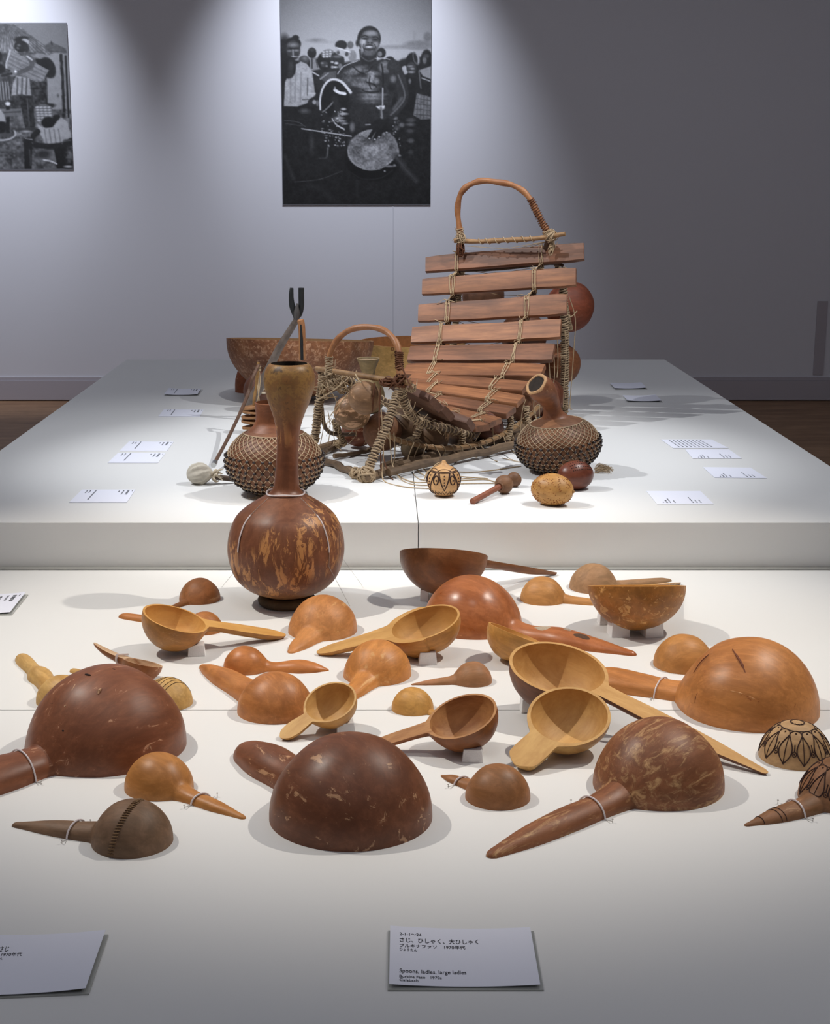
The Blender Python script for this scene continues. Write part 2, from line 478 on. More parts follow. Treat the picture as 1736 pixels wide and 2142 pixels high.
# dark brown large dome, left
r1 = inverted('largest dark brown dome ladle at the left, thick handle running out of the frame', 225, 1623, 164, (-150, 1700), [(0,88),(0.14,58),(0.28,53),(0.5,60),(0.85,56),(1,36)],
    gm(1, '8c4e36', '7a402c', 'c09070', 0.18, pscale=34, rough=0.4), tie=0.5, k=0.5, hz=0.9)
inverted('large dark chestnut dome ladle in the front centre, stubby notched handle pointing back left', 734, 1780, 170, (500, 1580), [(0,56),(0.35,52),(0.6,54),(0.85,40),(1,22)],
    gm(2, '824832', '6d3a28', 'b98e6a', 0.28, pscale=26, rough=0.38, stretch=0.7), k=0.3, hz=1.0)
inverted('mottled red-brown dome ladle, front right, long streaked handle pointing at the front left', 1377, 1695, 135, (1020, 1800), [(0,66),(0.14,46),(0.28,39),(0.5,38),(0.75,31),(1,14)],
    gm(3, '95563a', '7c442c', 'c79c6c', 0.75, pscale=38, stretch=0.35, psoft=0.14, rough=0.42), tie=0.42, k=0.42)
r4 = inverted('largest bright orange dome ladle at the right edge, thick handle to the left', 1565, 1532, 144, (1225, 1436), [(0,60),(0.14,40),(0.28,35),(0.5,41),(0.8,44),(1,30)],
    gm(4, 'c48248', 'ac6c38', '9a5a30', 0.2, pscale=16, rough=0.38), tie=0.52, k=0.35)
r5 = inverted('glossy orange-red dome ladle behind the golden spoons, long handle with grey scars to the right', 986, 1337, 101, (1326, 1378), [(0,52),(0.14,33),(0.26,28),(0.47,36),(0.72,25),(1,9)],
    gm(5, 'b47044', '9c5830', 'c98a58', 0.06, rough=0.3, stretch=0.2), k=0.5, bend=0.03)
inverted('plain tan dome ladle half hidden behind the largest orange one', 1430, 1411, 63, (1540, 1385), [(0,12),(0.5,9),(1,4)],
    gm(6, 'bd8347', 'ae743b', rough=0.5))
inverted('small tan dome ladle by the step, handle reaching under the bowl on foam blocks', 1135, 1267, 47, (1258, 1268), [(0,18),(0.4,15),(0.8,13),(1,7)],
    gm(7, 'c08a50', 'ae7640', rough=0.5))
inverted('greyish tan dome ladle at the back right, thin handle pointing right', 1241, 1243, 50, (1405, 1217), [(0,13),(0.5,12),(0.85,10),(1,5)],
    gm(8, 'a27a58', '8d6446', rough=0.55))
inverted('orange dome ladle in front of the tall gourd vase, handle pointing at the viewer', 676, 1339, 71, (606, 1370), [(0,46),(0.2,32),(0.4,25),(0.7,19),(1,7)],
    gm(9, 'c88850', 'b0703c', 'd19a60', 0.2, rough=0.45), k=0.5)
inverted('orange dome ladle with pale streaks, handle passing behind the smallest golden spoon', 790, 1433, 70, (716, 1475), [(0,46),(0.2,32),(0.4,26),(0.7,21),(1,10)],
    gm(10, 'cc8848', 'b67238', 'd8a468', 0.42, stretch=0.25, psoft=0.08, rough=0.4), k=0.5)
inverted('orange dome ladle with a broad curved handle raised to the back left', 577, 1515, 80, (420, 1397), [(0,40),(0.35,33),(0.6,30),(0.85,19),(1,7)],
    gm(11, 'c07e46', 'a66636', 'c98d56', 0.2, rough=0.42), k=0.2, hz=0.9)
inverted('small shiny orange dome ladle whose wavy handle points right, bruised purple', 513, 1413, 46, (688, 1404), [(0,28),(0.2,17),(0.58,25),(0.82,17),(1,4)],
    gm(12, 'be7840', 'a46232', rough=0.32), k=0.3)
inverted('small pinkish-brown dome ladle, thin handle tapering left', 989, 1438, 40, (860, 1434), [(0,24),(0.2,16),(0.35,14),(0.7,9),(1,3)],
    gm(13, 'a87452', '96623f', rough=0.55), k=0.3)
inverted('smallest golden dome ladle, its handle hidden behind a spoon bowl', 863, 1498, 44, (955, 1508), [(0,12),(0.5,9),(1,4)],
    gm(14, 'c99650', 'b47c3a', rough=0.45))
r15 = inverted('grey-brown dome ladle at the front left with a stitched crack, handle pointing left', 277, 1796, 85, (26, 1730), [(0,33),(0.3,31),(0.6,24),(1,9)],
    gm(15, '8c6454', '70503f', rough=0.5), tie=0.46, k=0.12)
inverted('honey-coloured dome ladle beside the largest dark one, slender handle toward the front right', 332, 1675, 71, (513, 1716), [(0,42),(0.15,28),(0.3,22),(0.6,19),(1,7)],
    gm(16, 'bb8046', 'a86c34', rough=0.42), tie=0.5, k=0.4)
inverted('small brown dome ladle right of the front centre dome, pointed handle to the left', 1041, 1695, 68, (922, 1624), [(0,20),(0.4,17),(0.75,13),(1,3)],
    gm(17, 'a06a42', '8a5532', rough=0.48), tie=0.62, k=0.15)
inverted('brown dome ladle farthest back on the left, beside the tall vase', 418, 1265, 43, (340, 1281), [(0,13),(0.4,9),(1,5)],
    gm(18, 'a4663a', '87502b', 'b98a5c', 0.2, stretch=0.2, rough=0.45), k=0.4)
inverted('orange-brown dome ladle hidden behind the golden spoon at the left, handle tip showing left', 428, 1329, 38, (249, 1293), [(0,16),(0.5,14),(0.9,12),(1,8)],
    gm(19, 'b4733c', '9a5d2e', rough=0.45))
inverted('pale yellow ladle behind the largest dark dome, knobbly handle rising to the back left', 130, 1484, 53, (42, 1382), [(0,28),(0.3,22),(0.44,26),(0.6,17),(0.85,18),(1,14)],
    gm(20, 'c8a063', 'b58545', '9a6a38', 0.15, rough=0.5), k=0.3, hz=1.0)
r21 = inverted('pale striped carved ladle peeking out right of the largest dark dome', 350, 1489, 53, (148, 1406), [(0,14),(0.5,10),(0.9,10),(1,8)],
    gm(21, 'c9a266', 'b58848', rough=0.5), k=0.3)
r22 = inverted('cream dome ladle carved with flower petals at the right edge, the farther of two', 1663, 1612, 75, (1850, 1600), [(0,16),(0.5,14),(1,8)],
    gm(22, 'c09a70', 'a9835a', rough=0.55), k=0.25)
r23 = inverted('carved petal-pattern ladle at the right edge, the nearer one, curved handle pointing left', 1755, 1704, 84, (1568, 1735), [(0,32),(0.4,29),(0.7,21),(1,5)],
    gm(23, '9c6b4c', '835436', 'b58a62', 0.3, rough=0.55), tie=0.5, k=0.25, bend=-0.05)
# crack stitches on the grey-brown ladle
root, c, R, L, pt, rad = r15
mb = MB()
for i in range(26):
    th = 0.08+1.75*i/25; s = (0.02-0.16*math.sin(th*1.1))*R + 0.10*R*math.cos(th)
    a = pt(s-0.075*R, th+0.012)*1.006; b_ = pt(s, th)*1.018; d_ = pt(s+0.075*R, th-0.012)*1.006
    tube(mb, [a, b_, d_], 0.0011, 5)
tube(mb, [pt((0.02-0.16*math.sin((0.05+1.8*i/40)*1.1))*R+0.10*R*math.cos(0.05+1.8*i/40), 0.05+1.8*i/40)*1.004 for i in range(41)], 0.0008, 4)
build('stitching', mb, plain('stitch_fibre', (138,106,72), 0.8, var=0.3), root)['label'] = 'pale fibre stitches sewn over a crack'
# scars, holes and scratches that stand proud of or sink into the big domes
def on_dome(rt, x, y, k=1.0):
    root, c, R = rt[0], rt[1], rt[2]; zs = 1.04
    o = Vector((0, 0, CAMZ))-c; d = ray(x, y); o = Vector((o.x, o.y, o.z/zs)); d2 = Vector((d.x, d.y, d.z/zs))
    A = d2.dot(d2); B = 2*o.dot(d2); Cc = o.dot(o)-(R*k)**2; D = max(0, B*B-4*A*Cc); t = (-B-math.sqrt(D))/(2*A)
    return root.matrix_world.inverted() @ (Vector((0, 0, CAMZ))+d*t)
def scratch(rt, name, px, r, mat, k=1.0):
    P = [on_dome(rt, x, y, k) for x, y in px]; P = spline(P, 5); n = len(P)
    build(name, tube(MB(), P, [r*(0.35+0.65*math.sin(math.pi*i/(n-1)))*(1+rnd(.3)) for i in range(n)], 6), mat, rt[0])
bpy.context.view_layer.update()
M_SC1 = plain('healed_scar', (206,150,96), 0.6); M_SC2 = plain('dark_scar', (112,58,30), 0.7)
scratch(r4, 'scar', [(1490,1441),(1520,1444),(1555,1452),(1590,1468),(1628,1480)], 0.0022, M_SC1)
scratch(r4, 'scar', [(1545,1462),(1575,1468),(1600,1476)], 0.0012, M_SC1)
scratch(r4, 'scar', [(1532,1358),(1543,1375),(1552,1390),(1559,1407)], 0.0024, M_SC2)
scratch(r4, 'scar', [(1461,1446),(1455,1462),(1454,1478)], 0.0018, M_SC2); scratch(r4, 'scar', [(1473,1464),(1474,1482)], 0.0012, M_SC2)
scratch(r4, 'scar', [(1450,1408),(1465,1385),(1483,1368)], 0.0012, M_SC2)
M_HOLE = plain('worm_hole', (34,18,14), 0.9)
for x, y, w in ((108,1471,5),(133,1528,5),(238,1400,5),(184,1411,6)):
    scratch(r1, 'hole', [(x-w,y-1),(x,y+1),(x+w,y+2)], 0.0022, M_HOLE, 0.997)
M_SC3 = plain('bare_patch', (176,136,104), 0.75)
for q in ([(148,1450),(154,1440),(159,1430)], [(205,1452),(208,1444),(212,1440)], [(135,1480),(140,1474)], [(305,1570),(312,1562),(318,1574)], [(176,1571),(184,1568)]):
    scratch(r1, 'bare_patch', q, 0.0028, M_SC3, 0.996)
# carved lines
def dome_pt(root, pt, R, az, el, k=1.004):
    """az measured in the room, el from rim (0) to crown (pi/2)"""
    a0 = root.matrix_world.to_euler().z; a = az-a0
    d = Vector((math.cos(el)*math.cos(a), math.cos(el)*math.sin(a), math.sin(el)))
    s = d.x*R; th = math.atan2(d.z, d.y); return pt(s, th)*k
root, c, R, L, pt, rad = r21
mb = MB()
for q in (0.35, 0.55, 0.75, 0.9):
    tube(mb, [pt(R*(-0.05+0.95*q*math.cos(0))*-1+0.35*R, 0.06+3.0*j/24)*1.004 for j in range(25)], 0.0006, 4)
for j in range(22):
    t = 0.3+2.5*j/21; tube(mb, [pt(R*0.05, t)*1.004, pt(R*0.28, t)*1.004], 0.0006, 4)
build('carving', mb, M_CARVE, root)['label'] = 'thin carved parallel lines'
def petals(rt, n=12, top=0.95, r0=0.12, offs=0.0, flat=False):
    root, c, R, L, pt, rad = rt
    mb = MB(); P = lambda az, el: dome_pt(root, pt, R, az, el)
    w = 2*math.pi/n
    for i in range(n):
        a = i*w+offs
        for sg in (-1, 1):   # petal sides
            tube(mb, [P(a+sg*w*0.42*math.sin(math.pi*min(1, t*1.02))*(0.75+0.25*t), top-(top-r0)*t) for t in [j/14 for j in range(15)]], 0.0011, 5)
        tube(mb, [P(a, top-(top-r0)*j/10) for j in range(11)], 0.0008, 5)
        # little loops between the petals
        for el, rr in ((0.42, 0.07),):
            tube(mb, [P(a+w/2+rr*0.9*math.cos(q), el+rr*math.sin(q)) for q in [math.pi*2*j/10 for j in range(11)]], 0.0009, 5)
            tube(mb, [P(a+w/2, el+rr*1), P(a+w/2, el+0.26)], 0.0009, 5)
            ball(mb, P(a+w/2, el), 0.0016, nu=8, nv=5)
        tube(mb, [P(a+w/2+0.5*w*math.cos(q), top+0.13*math.sin(q)+0.02) for q in [math.pi*j/8 for j in range(9)]], 0.0009, 5)
        ball(mb, P(a+w/2, top+0.06), 0.0015, nu=8, nv=5)
        tube(mb, [P(a, top+0.02), P(a, 1.42)], 0.0008, 5)
    tube(mb, [P(2*math.pi*j/40, top+0.14) for j in range(41)], 0.0008, 5)
    tube(mb, [P(2*math.pi*j/40, 1.38) for j in range(41)], 0.0010, 5)
    build('carving', mb, M_CARVE, root)['label'] = 'burnt petal and loop ornament'
petals(r22, 11, offs=-1.6); petals(r23, 11, offs=-1.4)
root, c, R, L, pt, rad = r23
mb = MB()
for s in (0.68, 0.72, 0.86): tube(mb, [pt(L*s, 0.1+2.9*j/12)*1.0+Vector((0,0,.0005)) for j in range(13)], 0.0007, 4)
build('handle_mark', mb, M_CARVE, root)
# grey scar patches on the orange-red handle
root, c, R, L, pt, rad = r5
for s, th, sx, sy, nm, colr in ((0.46, 1.75, 0.019, 0.011, 'pale_scar', (188,172,150)), (0.60, 1.5, 0.010, 0.006, 'pale_scar', (170,150,130)), (0.70, 1.85, 0.020, 0.010, 'dark_scar', (92,66,48))):
    mb = MB(); v = []; n = 20; mid = pt(s*L, th)*1.0
    v.append(pt(s*L, th, rad(s*L)+0.0012))
    for ring in (0.6, 1.0):
        for k in range(n):
            a = 2*math.pi*k/n; w = ring*(1+0.14*math.sin(3*a+s*9)); ss = s*L+sx*w*math.cos(a); tt = th+sy*w*math.sin(a)/rad(s*L)
            v.append(pt(ss, tt, rad(ss)+(0.001 if ring < 1 else -0.0004)))
    f = [(0, 1+k, 1+(k+1) % n) for k in range(n)]+[(1+k, 1+n+k, 1+n+(k+1) % n, 1+(k+1) % n) for k in range(n)]
    mb.add(v, f); build(nm, mb, plain(nm+str(s), colr, 0.9, bump=.4, bs=300, var=.3), root)
# ------------------------------------------------------------------ spoons lying face up
GOLD_IN = wood_mat('cut_rind_golden', 'd6a45c', 'c08a44', axis=(0.3,1,1), seed=1, rough=0.6, scale=40)
GOLD2 = wood_mat('cut_rind_pale', 'd2a868', 'b88a4e', axis=(0.3,1,1), seed=2, rough=0.6, scale=40)
BR_IN = wood_mat('cut_rind_brown', 'bd8c58', '946238', axis=(0.3,1,1), seed=3, rough=0.62, scale=40)
upright('golden-bowled spoon face up at the left, flat handle pointing right', 367, 1296, 70, (598, 1330), [(0,26),(0.2,18),(0.55,20),(0.85,18),(1,9)],
    gm(31, 'b4793a', '96602c', 'c99a62', 0.15), GOLD_IN, roll=9, k=0.2, lift=0.004)
upright('golden oval spoon face up in the centre, tapering handle pointing left', 888, 1304, 68, (662, 1366), [(0,40),(0.2,30),(0.45,22),(0.85,17),(1,9)],
    gm(32, 'bd8440', 'a66e32', 'd0a060', 0.15), wood_mat('cut_rind_tan', 'cfa05e', 'b88848', axis=(0.3,1,1), seed=5, scale=40), roll=-12, ex=1.12, k=0.9, lift=0.006)
upright('smallest golden spoon, face up, handle toward the front left', 690, 1471, 57, (586, 1546), [(0,24),(0.2,17),(0.6,21),(0.85,17),(1,8)],
    gm(33, 'bf8c4c', 'a87438'), GOLD2, roll=-14, k=0.35, lift=0.004)
upright('brown-skinned spoon face up behind the front centre dome, handle pointing left', 966, 1498, 76, (752, 1566), [(0,32),(0.2,21),(0.6,18),(1,12)],
    gm(34, '9a5c32', '7f4826', 'b98356', 0.12), BR_IN, roll=-13, k=0.35, lift=0.004)
upright('pale wide spoon face up with a broad flat handle toward the front left', 1190, 1505, 86, (1078, 1608), [(0,48),(0.25,36),(0.6,36),(0.85,33),(1,20)],
    gm(35, 'c39a5e', 'a97e44'), GOLD2, roll=-14, zs=0.85, k=0.4)
upright('largest face-up spoon, brown outside, with a very long straight handle to the front right', 1168, 1398, 97, (1606, 1618), [(0,36),(0.13,24),(0.4,25),(0.7,21),(1,8)],
    gm(36, '7e4830', '683622', 'a8764e', 0.15), wood_mat('cut_rind_long', 'd2a566', 'ba8a4c', axis=(0.3,1,1), seed=6, scale=40), roll=8, ex=1.1, k=0.3, lift=0.012)
upright('yellowish bowl ladle mostly hidden behind the largest face-up spoon', 1078, 1325, 60, (1230, 1385), [(0,14),(0.5,10),(1,6)],
    gm(37, 'cc9650', 'b47e40', 'd8b070', 0.15), GOLD_IN, roll=-13, k=0.3)
upright('orange scuffed bowl ladle propped level on white foam blocks at the right', 1331, 1226, 101, (1420, 1219), [(0,14),(0.5,10),(1,6)],
    gm(38, 'a86c30', '905a26', 'd0a060', 0.5, stretch=1.5, pscale=30), GOLD_IN, roll=-6, k=0.3, lift=0.008, zs=0.92)
upright('red-brown bowl ladle farthest back against the step, curved handle to the right', 928, 1160, 92, (1164, 1199), [(0,20),(0.3,16),(0.7,15),(1,6)],
    gm(39, '8c5230', '764022', 'c08a5c', 0.08), GOLD_IN, roll=-15, k=0.25, lift=0.012, zs=0.92)
# broken half ladle
def broken():
    cx, cy = 300, 1384
    z = LOW+0.05; c = G(cx, cy, z); R = 41*mpp(c); z = LOW+R*1.02; c = G(cx, cy+2, z)
    tp = G(194, 1356, LOW+0.055); e1 = tp-c; L = e1.length; e1.normalize()
    n = Vector((0,0,1)); n = (n-e1*n.dot(e1)).normalized(); n = Matrix.Rotation(math.radians(16), 3, e1) @ n
    zz = -n; y = zz.cross(e1); M = Matrix(((e1.x,y.x,zz.x,c.x),(e1.y,y.y,zz.y,c.y),(e1.z,y.z,zz.z,c.z),(0,0,0,1)))
    root = thing('gourd_ladle', 'broken reddish ladle tilted on its side at the left, ragged pale edge and white tie', 'ladle', None, None, M)
    m = mpp(c)
    Rx, rad, point = half_gourd(root, R, L, [(0,24*m),(0.3,19*m),(0.7,14*m),(1,7*m)], gm(40, 'a5663c', '874c2a', 'd0a880', 0.15), wood_mat('broken_rind', 'dcc09c', '9c6a44', seed=8, scale=60), k=0.35, lift=-0.10)
    mb = MB(); s = L*0.42
    tube(mb, [point(s, math.pi*j/14, rad(s)+0.003) for j in range(15)]+[point(s, math.pi, rad(s)+.003)+Vector((0,0,-.004)), point(s, 0, rad(s)+.003)+Vector((0,0,-.004))], 0.0022, 6)
    build('tie', mb, M_TIE, root)['label'] = 'white tie round the neck'
broken()
# foam blocks
FB = [(409,1374,40,24,'white foam block under the golden-bowled spoon at the left'),(895,1392,42,27,'white foam block under the central golden oval spoon'),
 (722,1537,44,24,'white foam block under the smallest golden spoon'),(990,1596,48,28,'white foam block under the brown-skinned spoon'),
 (888,1258,20,24,'foam block under the red-brown bowl by the step'),(1296,1334,44,36,'front left foam block under the propped orange bowl'),
 (1366,1334,44,36,'front right foam block under the propped orange bowl'),(1264,1308,26,24,'back left foam block under the propped orange bowl'),
 (1102,1492,28,30,'foam block under the largest face-up spoon')]
for x, y, w, h, lab in FB:
    p = G(x, y, LOW); m = mpp(p); s = w*m*0.92
    o = bevel_box('foam_block', (p.x, p.y+s/2, LOW+h*m*0.5), (s, s, h*m), M_FOAM, None, loc=(p.x, p.y+s/2, LOW), bw=0.0012, rz=rnd(0.2), taper=0.86)
    tag(o, lab, 'foam block', 'foam blocks under the bowls')
# ------------------------------------------------------------------ tall gourd vase
def vase():
    yb = 1281; rr = 62*mpp(G(600, yb, LOW)); Y = G(600, yb, LOW).y + rr
    c = K(600, 1264, Y); c.z = LOW; m = mpp(c)
    z = lambda y: K(600, y, Y).z
    V = thing('gourd_vase', 'tall red-brown bottle gourd with round belly, long neck and open bulb top', 'gourd vase', c)
    P = [(0,1251),(30,1249),(48,1241),(66,1235),(86,1224),(105,1205),(116,1180),(121,1148),(117,1113),(104,1082),(84,1062),(60,1046),(40,1034),(28,1022),(24.5,1000),(22.5,965),(22,930),(23.5,905),(28,882),(34,862),(43,838),(50,812),(52,792),(49,775),(44,765),(40,761)]
    prof = smooth_prof([(r*m, max(z(y)-LOW, 0.012)) for r, y in P], 4)
    prof[0] = (0.0005, prof[0][1])
    inn = [((r-3)*m, z(y)-LOW) for r, y in [(40,760),(42,768),(44,790),(38,815),(22,840)]]
    prof += inn[:1]
    lean = lambda h: 0.013*max(0, min(1, (h-0.22)/0.3))
    mat = gourd_mat('vase_skin', '844c36', '6d3a28', 'c08a55', 0.72, 51, rough=0.4, pscale=40, stretch=0.4, psoft=0.04, plow=0.40, vert=True)
    # the neck bulb is weathered ochre above, darker at the base: wear fixed to height on the gourd
    t = mat.node_tree; bs = t.nodes['Principled BSDF']; src = bs.inputs['Base Color'].links[0].from_socket
    tc = t.nodes.new('ShaderNodeTexCoord'); sx = t.nodes.new('ShaderNodeSeparateXYZ'); t.links.new(tc.outputs['Object'], sx.inputs[0])
    nz = t.nodes.new('ShaderNodeTexNoise'); nz.inputs['Scale'].default_value = 26; nz.inputs['Detail'].default_value = 9; nz.inputs['Roughness'].default_value = 0.7; t.links.new(tc.outputs['Object'], nz.inputs['Vector'])
    def mathn(op, a, b):
        o = t.nodes.new('ShaderNodeMath'); o.operation = op
        for s_, v_ in ((o.inputs[0], a), (o.inputs[1], b)):
            if isinstance(v_, bpy.types.NodeSocket): t.links.new(v_, s_)
            else: s_.default_value = v_
        return o.outputs[0]
    def rampn(f, st):
        o = t.nodes.new('ShaderNodeValToRGB'); t.links.new(f, o.inputs[0]); e = o.color_ramp.elements
        while len(e) < len(st): e.new(.5)
        for el, (p, q) in zip(e, st): el.position = p; el.color = q if isinstance(q, tuple) else (q,q,q,1)
        return o.outputs[0]
    def mixn(f, a, b):
        o = t.nodes.new('ShaderNodeMix'); o.data_type = 'RGBA'; t.links.new(f, o.inputs[0])
        for s_, v_ in ((o.inputs[6], a), (o.inputs[7], b)):
            if isinstance(v_, bpy.types.NodeSocket): t.links.new(v_, s_)
            else: s_.default_value = v_
        return o.outputs[2]
    zn = mathn('ADD', sx.outputs[2], mathn('MULTIPLY', nz.outputs['Fac'], 0.16))
    h1 = z(905)-LOW+0.08; h2 = z(830)-LOW+0.08
    och = rampn(nz.outputs['Fac'], [(0.36, srgb('54402e')), (0.45, srgb('94713f')), (0.52, srgb('7c5c38')), (0.60, srgb('8a6238')), (0.68, srgb('4c3a2c'))])
    mr = t.nodes.new('ShaderNodeMapRange'); mr.inputs[1].default_value = h1; mr.inputs[2].default_value = h2; t.links.new(zn, mr.inputs[0])
    c1 = mixn(mr.outputs[0], src, och)
    mr2 = t.nodes.new('ShaderNodeMapRange'); mr2.inputs[1].default_value = z(1215)-LOW+0.11; mr2.inputs[2].default_value = z(1262)-LOW+0.03; t.links.new(zn, mr2.inputs[0])
    dirt = rampn(nz.outputs['Fac'], [(0.42, srgb('6b4c34')), (0.52, srgb('9c7444')), (0.6, srgb('54402f'))])
    c2 = mixn(mr2.outputs[0], c1, dirt); t.links.new(c2, bs.inputs['Base Color'])
    build('body', lathe(MB(), prof, c, n=64, lean=lean, wob=0.012), mat, V, sharp=50)
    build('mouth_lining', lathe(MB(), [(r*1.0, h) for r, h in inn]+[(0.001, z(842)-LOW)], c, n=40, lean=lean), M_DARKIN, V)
    # woven ring it stands in
    R_ = gourd_mat('ring_basketry', '5c4432', '463226', seed=3, rough=0.8)
    mb = MB(); tube(mb, [(c.x+(rr-0.013)*math.cos(a), c.y+(rr-0.013)*math.sin(a), LOW+0.0125) for a in [2*math.pi*i/60 for i in range(60)]], 0.0125, 12, closed=True)
    rg = build('ring_stand', mb, R_, None, loc=c); tag(rg, 'dark coiled ring stand under the tall gourd vase', 'ring stand')
    mb = MB(); path = [Vector((c.x+(rr-0.013)*math.cos(a), c.y+(rr-0.013)*math.sin(a), LOW+0.0126)) for a in [2*math.pi*i/120 for i in range(121)]]
    coil(mb, path, 0.0122, 150, 0.0009, per=8, n=4)
    w = build('winding', mb, plain('ring_fibre', (74,54,40), 0.8, var=.4), rg); w['kind'] = 'stuff'
    # clear tube necklace and guy ties
    zc = z(1030)-LOW; rc = 39*m
    mb = MB(); tube(mb, [(c.x+0.001+rc*math.cos(a), c.y+rc*math.sin(a), LOW+zc+0.002*math.sin(3*a)) for a in [2*math.pi*i/40 for i in range(40)]], 0.0022, 6, closed=True)
    build('tie', mb, M_TIE, V)['label'] = 'clear plastic tube round the neck'
    def surf(y, a):
        h = z(y)-LOW
        for i in range(len(prof)-1):
            if prof[i][1] <= h <= prof[i+1][1]:
                u = (h-prof[i][1])/max(1e-6, prof[i+1][1]-prof[i][1]); r = prof[i][0]+(prof[i+1][0]-prof[i][0])*u
                return Vector((c.x+(r+0.0015)*math.cos(a), c.y+(r+0.0015)*math.sin(a), LOW+h))
    for a in (-math.pi/2-0.86, -math.pi/2+0.86):
        mb = MB(); tube(mb, [surf(y, a) for y in range(1064, 1140, 6)], 0.0018, 6); build('tie_sleeve', mb, M_TIE, V)
    for a, g in ((-math.pi/2-0.86, (464,1228)), (-math.pi/2+0.86, (732,1268)), (math.pi/2-1.0, (758,1226))):
        mb = MB(); q = G(g[0], g[1], LOW); tube(mb, [surf(y, a) for y in (1036, 1050, 1064, 1100, 1140, 1165)]+[q], 0.00045, 4)
        build('guy_thread', mb, M_THREAD, V)
vase()

CLAMP[0] = UP+0.0002
# ------------------------------------------------------------------ netted gourd rattles
def net_rattle(label, c, a_, b_, tilt, neck, skin, m_lines=34, seed=0, z_lo=-0.93, z_hi=0.78, openneck=None):
    """c body centre, a_ horizontal, b_ vertical semi-axes, tilt matrix"""
    T = thing('netted_rattle', label, 'gourd rattle', Vector((c.x, c.y, UP)))
    Mt = tilt
    build('body', ball(MB(), c, 1.0, M=Mt, nu=48, nv=30, sc=(a_, a_, b_), wob=0.02, seed=seed), skin, T)
    def sp(az, v, k=1.012):      # v: -1..1 height on the ellipsoid
        rr = math.sqrt(max(0, 1-v*v)); p = c + Mt @ Vector((a_*rr*math.cos(az)*k, a_*rr*math.sin(az)*k, b_*v*k))
        p.z = max(p.z, UP+0.004); return p
    mb = MB(); dv = 2*math.pi/m_lines
    rows = []; v = z_hi
    up = [z_hi-0.075*i for i in range(9)]                      # dense diamond net
    for i in range(len(up)-1):
        for k in range(m_lines):
            a0 = (k+0.5*(i % 2))*dv
            for sg in (-0.5, 0.5):
                tube(mb, [sp(a0, up[i]), sp(a0+sg*dv*.5, (up[i]+up[i+1])/2, 1.016), sp(a0+sg*dv, up[i+1])], 0.0010, 4, cap=False)
    tube(mb, [sp(2*math.pi*i/60, up[0]) for i in range(60)], 0.0016, 5, closed=True)
    v = up[-1]; i = len(up)-1; knots = [[(k*dv, up[-1]) for k in range(m_lines)]]
    while v > z_lo:                                            # looser loops carrying beads
        v2 = v-0.155; row = []
        for k in range(m_lines):
            a0 = (k+0.5*(i % 2))*dv
            for sg in (-0.5, 0.5):
                tube(mb, [sp(a0, v, 1.02), sp(a0+sg*dv*0.35, v-0.06, 1.04), sp(a0+sg*dv, v2, 1.03)], 0.0011, 4, cap=False)
            row.append((a0+0.5*dv, v2))
        knots.append(row); v = v2; i += 1
    n = build('net', mb, M_NET, T); n['kind'] = 'stuff'; n['label'] = 'pale knotted string net'
    mb = MB()
    for row in knots:
        for a0, v in row:
            p = sp(a0+rnd(0.1*dv), v-0.02, 1.045)
            ball(mb, p, 0.0052, nu=8, nv=6, sc=(1,1,.8))
    bd = build('beads', mb, M_BEAD, T); bd['kind'] = 'stuff'; bd['label'] = 'rows of dark seed beads'
    return T, sp
def centre_at(px, py, h):
    return G(px, py, h)
def netA():
    hz = 0.10
    for _ in range(5):
        c = centre_at(574, 962, UP+hz); a_ = 99*mpp(c); hz = 73*mpp(c)
    skin = gourd_mat('netted_skin_left', '84503a', '6c3c2a', seed=61, rough=0.5)
    T, sp = net_rattle('netted gourd rattle with beads, left of the xylophone, behind the tall vase', c, a_, hz, Matrix.Identity(3), None, skin, 36, 3)
    m = mpp(c)
    prof = smooth_prof([(52*m, hz*0.80), (40*m, hz*0.98), (34*m, hz*1.12), (33*m, hz*1.35), (34*m, hz*1.55), (35*m, hz*1.66)], 4)
    prof += [(32*m, hz*1.67), (30*m, hz*1.3), (30*m, hz*0.9)]
    build('neck', lathe(MB(), prof, c+Vector((-0.006, 0, 0)), n=40), gourd_mat('netted_neck', '8a4c30', '713a24', seed=62, rough=0.45), T)
    mb = MB(); n = 50
    for i in range(14):       # frayed hem of the net on the plinth
        a = -math.pi*(0.1+0.8*random.random()); r0 = a_*0.45; p = Vector((c.x+r0*math.cos(a), c.y+r0*math.sin(a), UP+0.004))
        tube(mb, spline([p, p+Vector((rnd(.02), -0.01, 0.003)), p+Vector((rnd(.03), -0.03, -0.002))], 4), 0.0008, 4)
    o = build('net_fringe', mb, M_NET, T); o['kind'] = 'stuff'
netA()
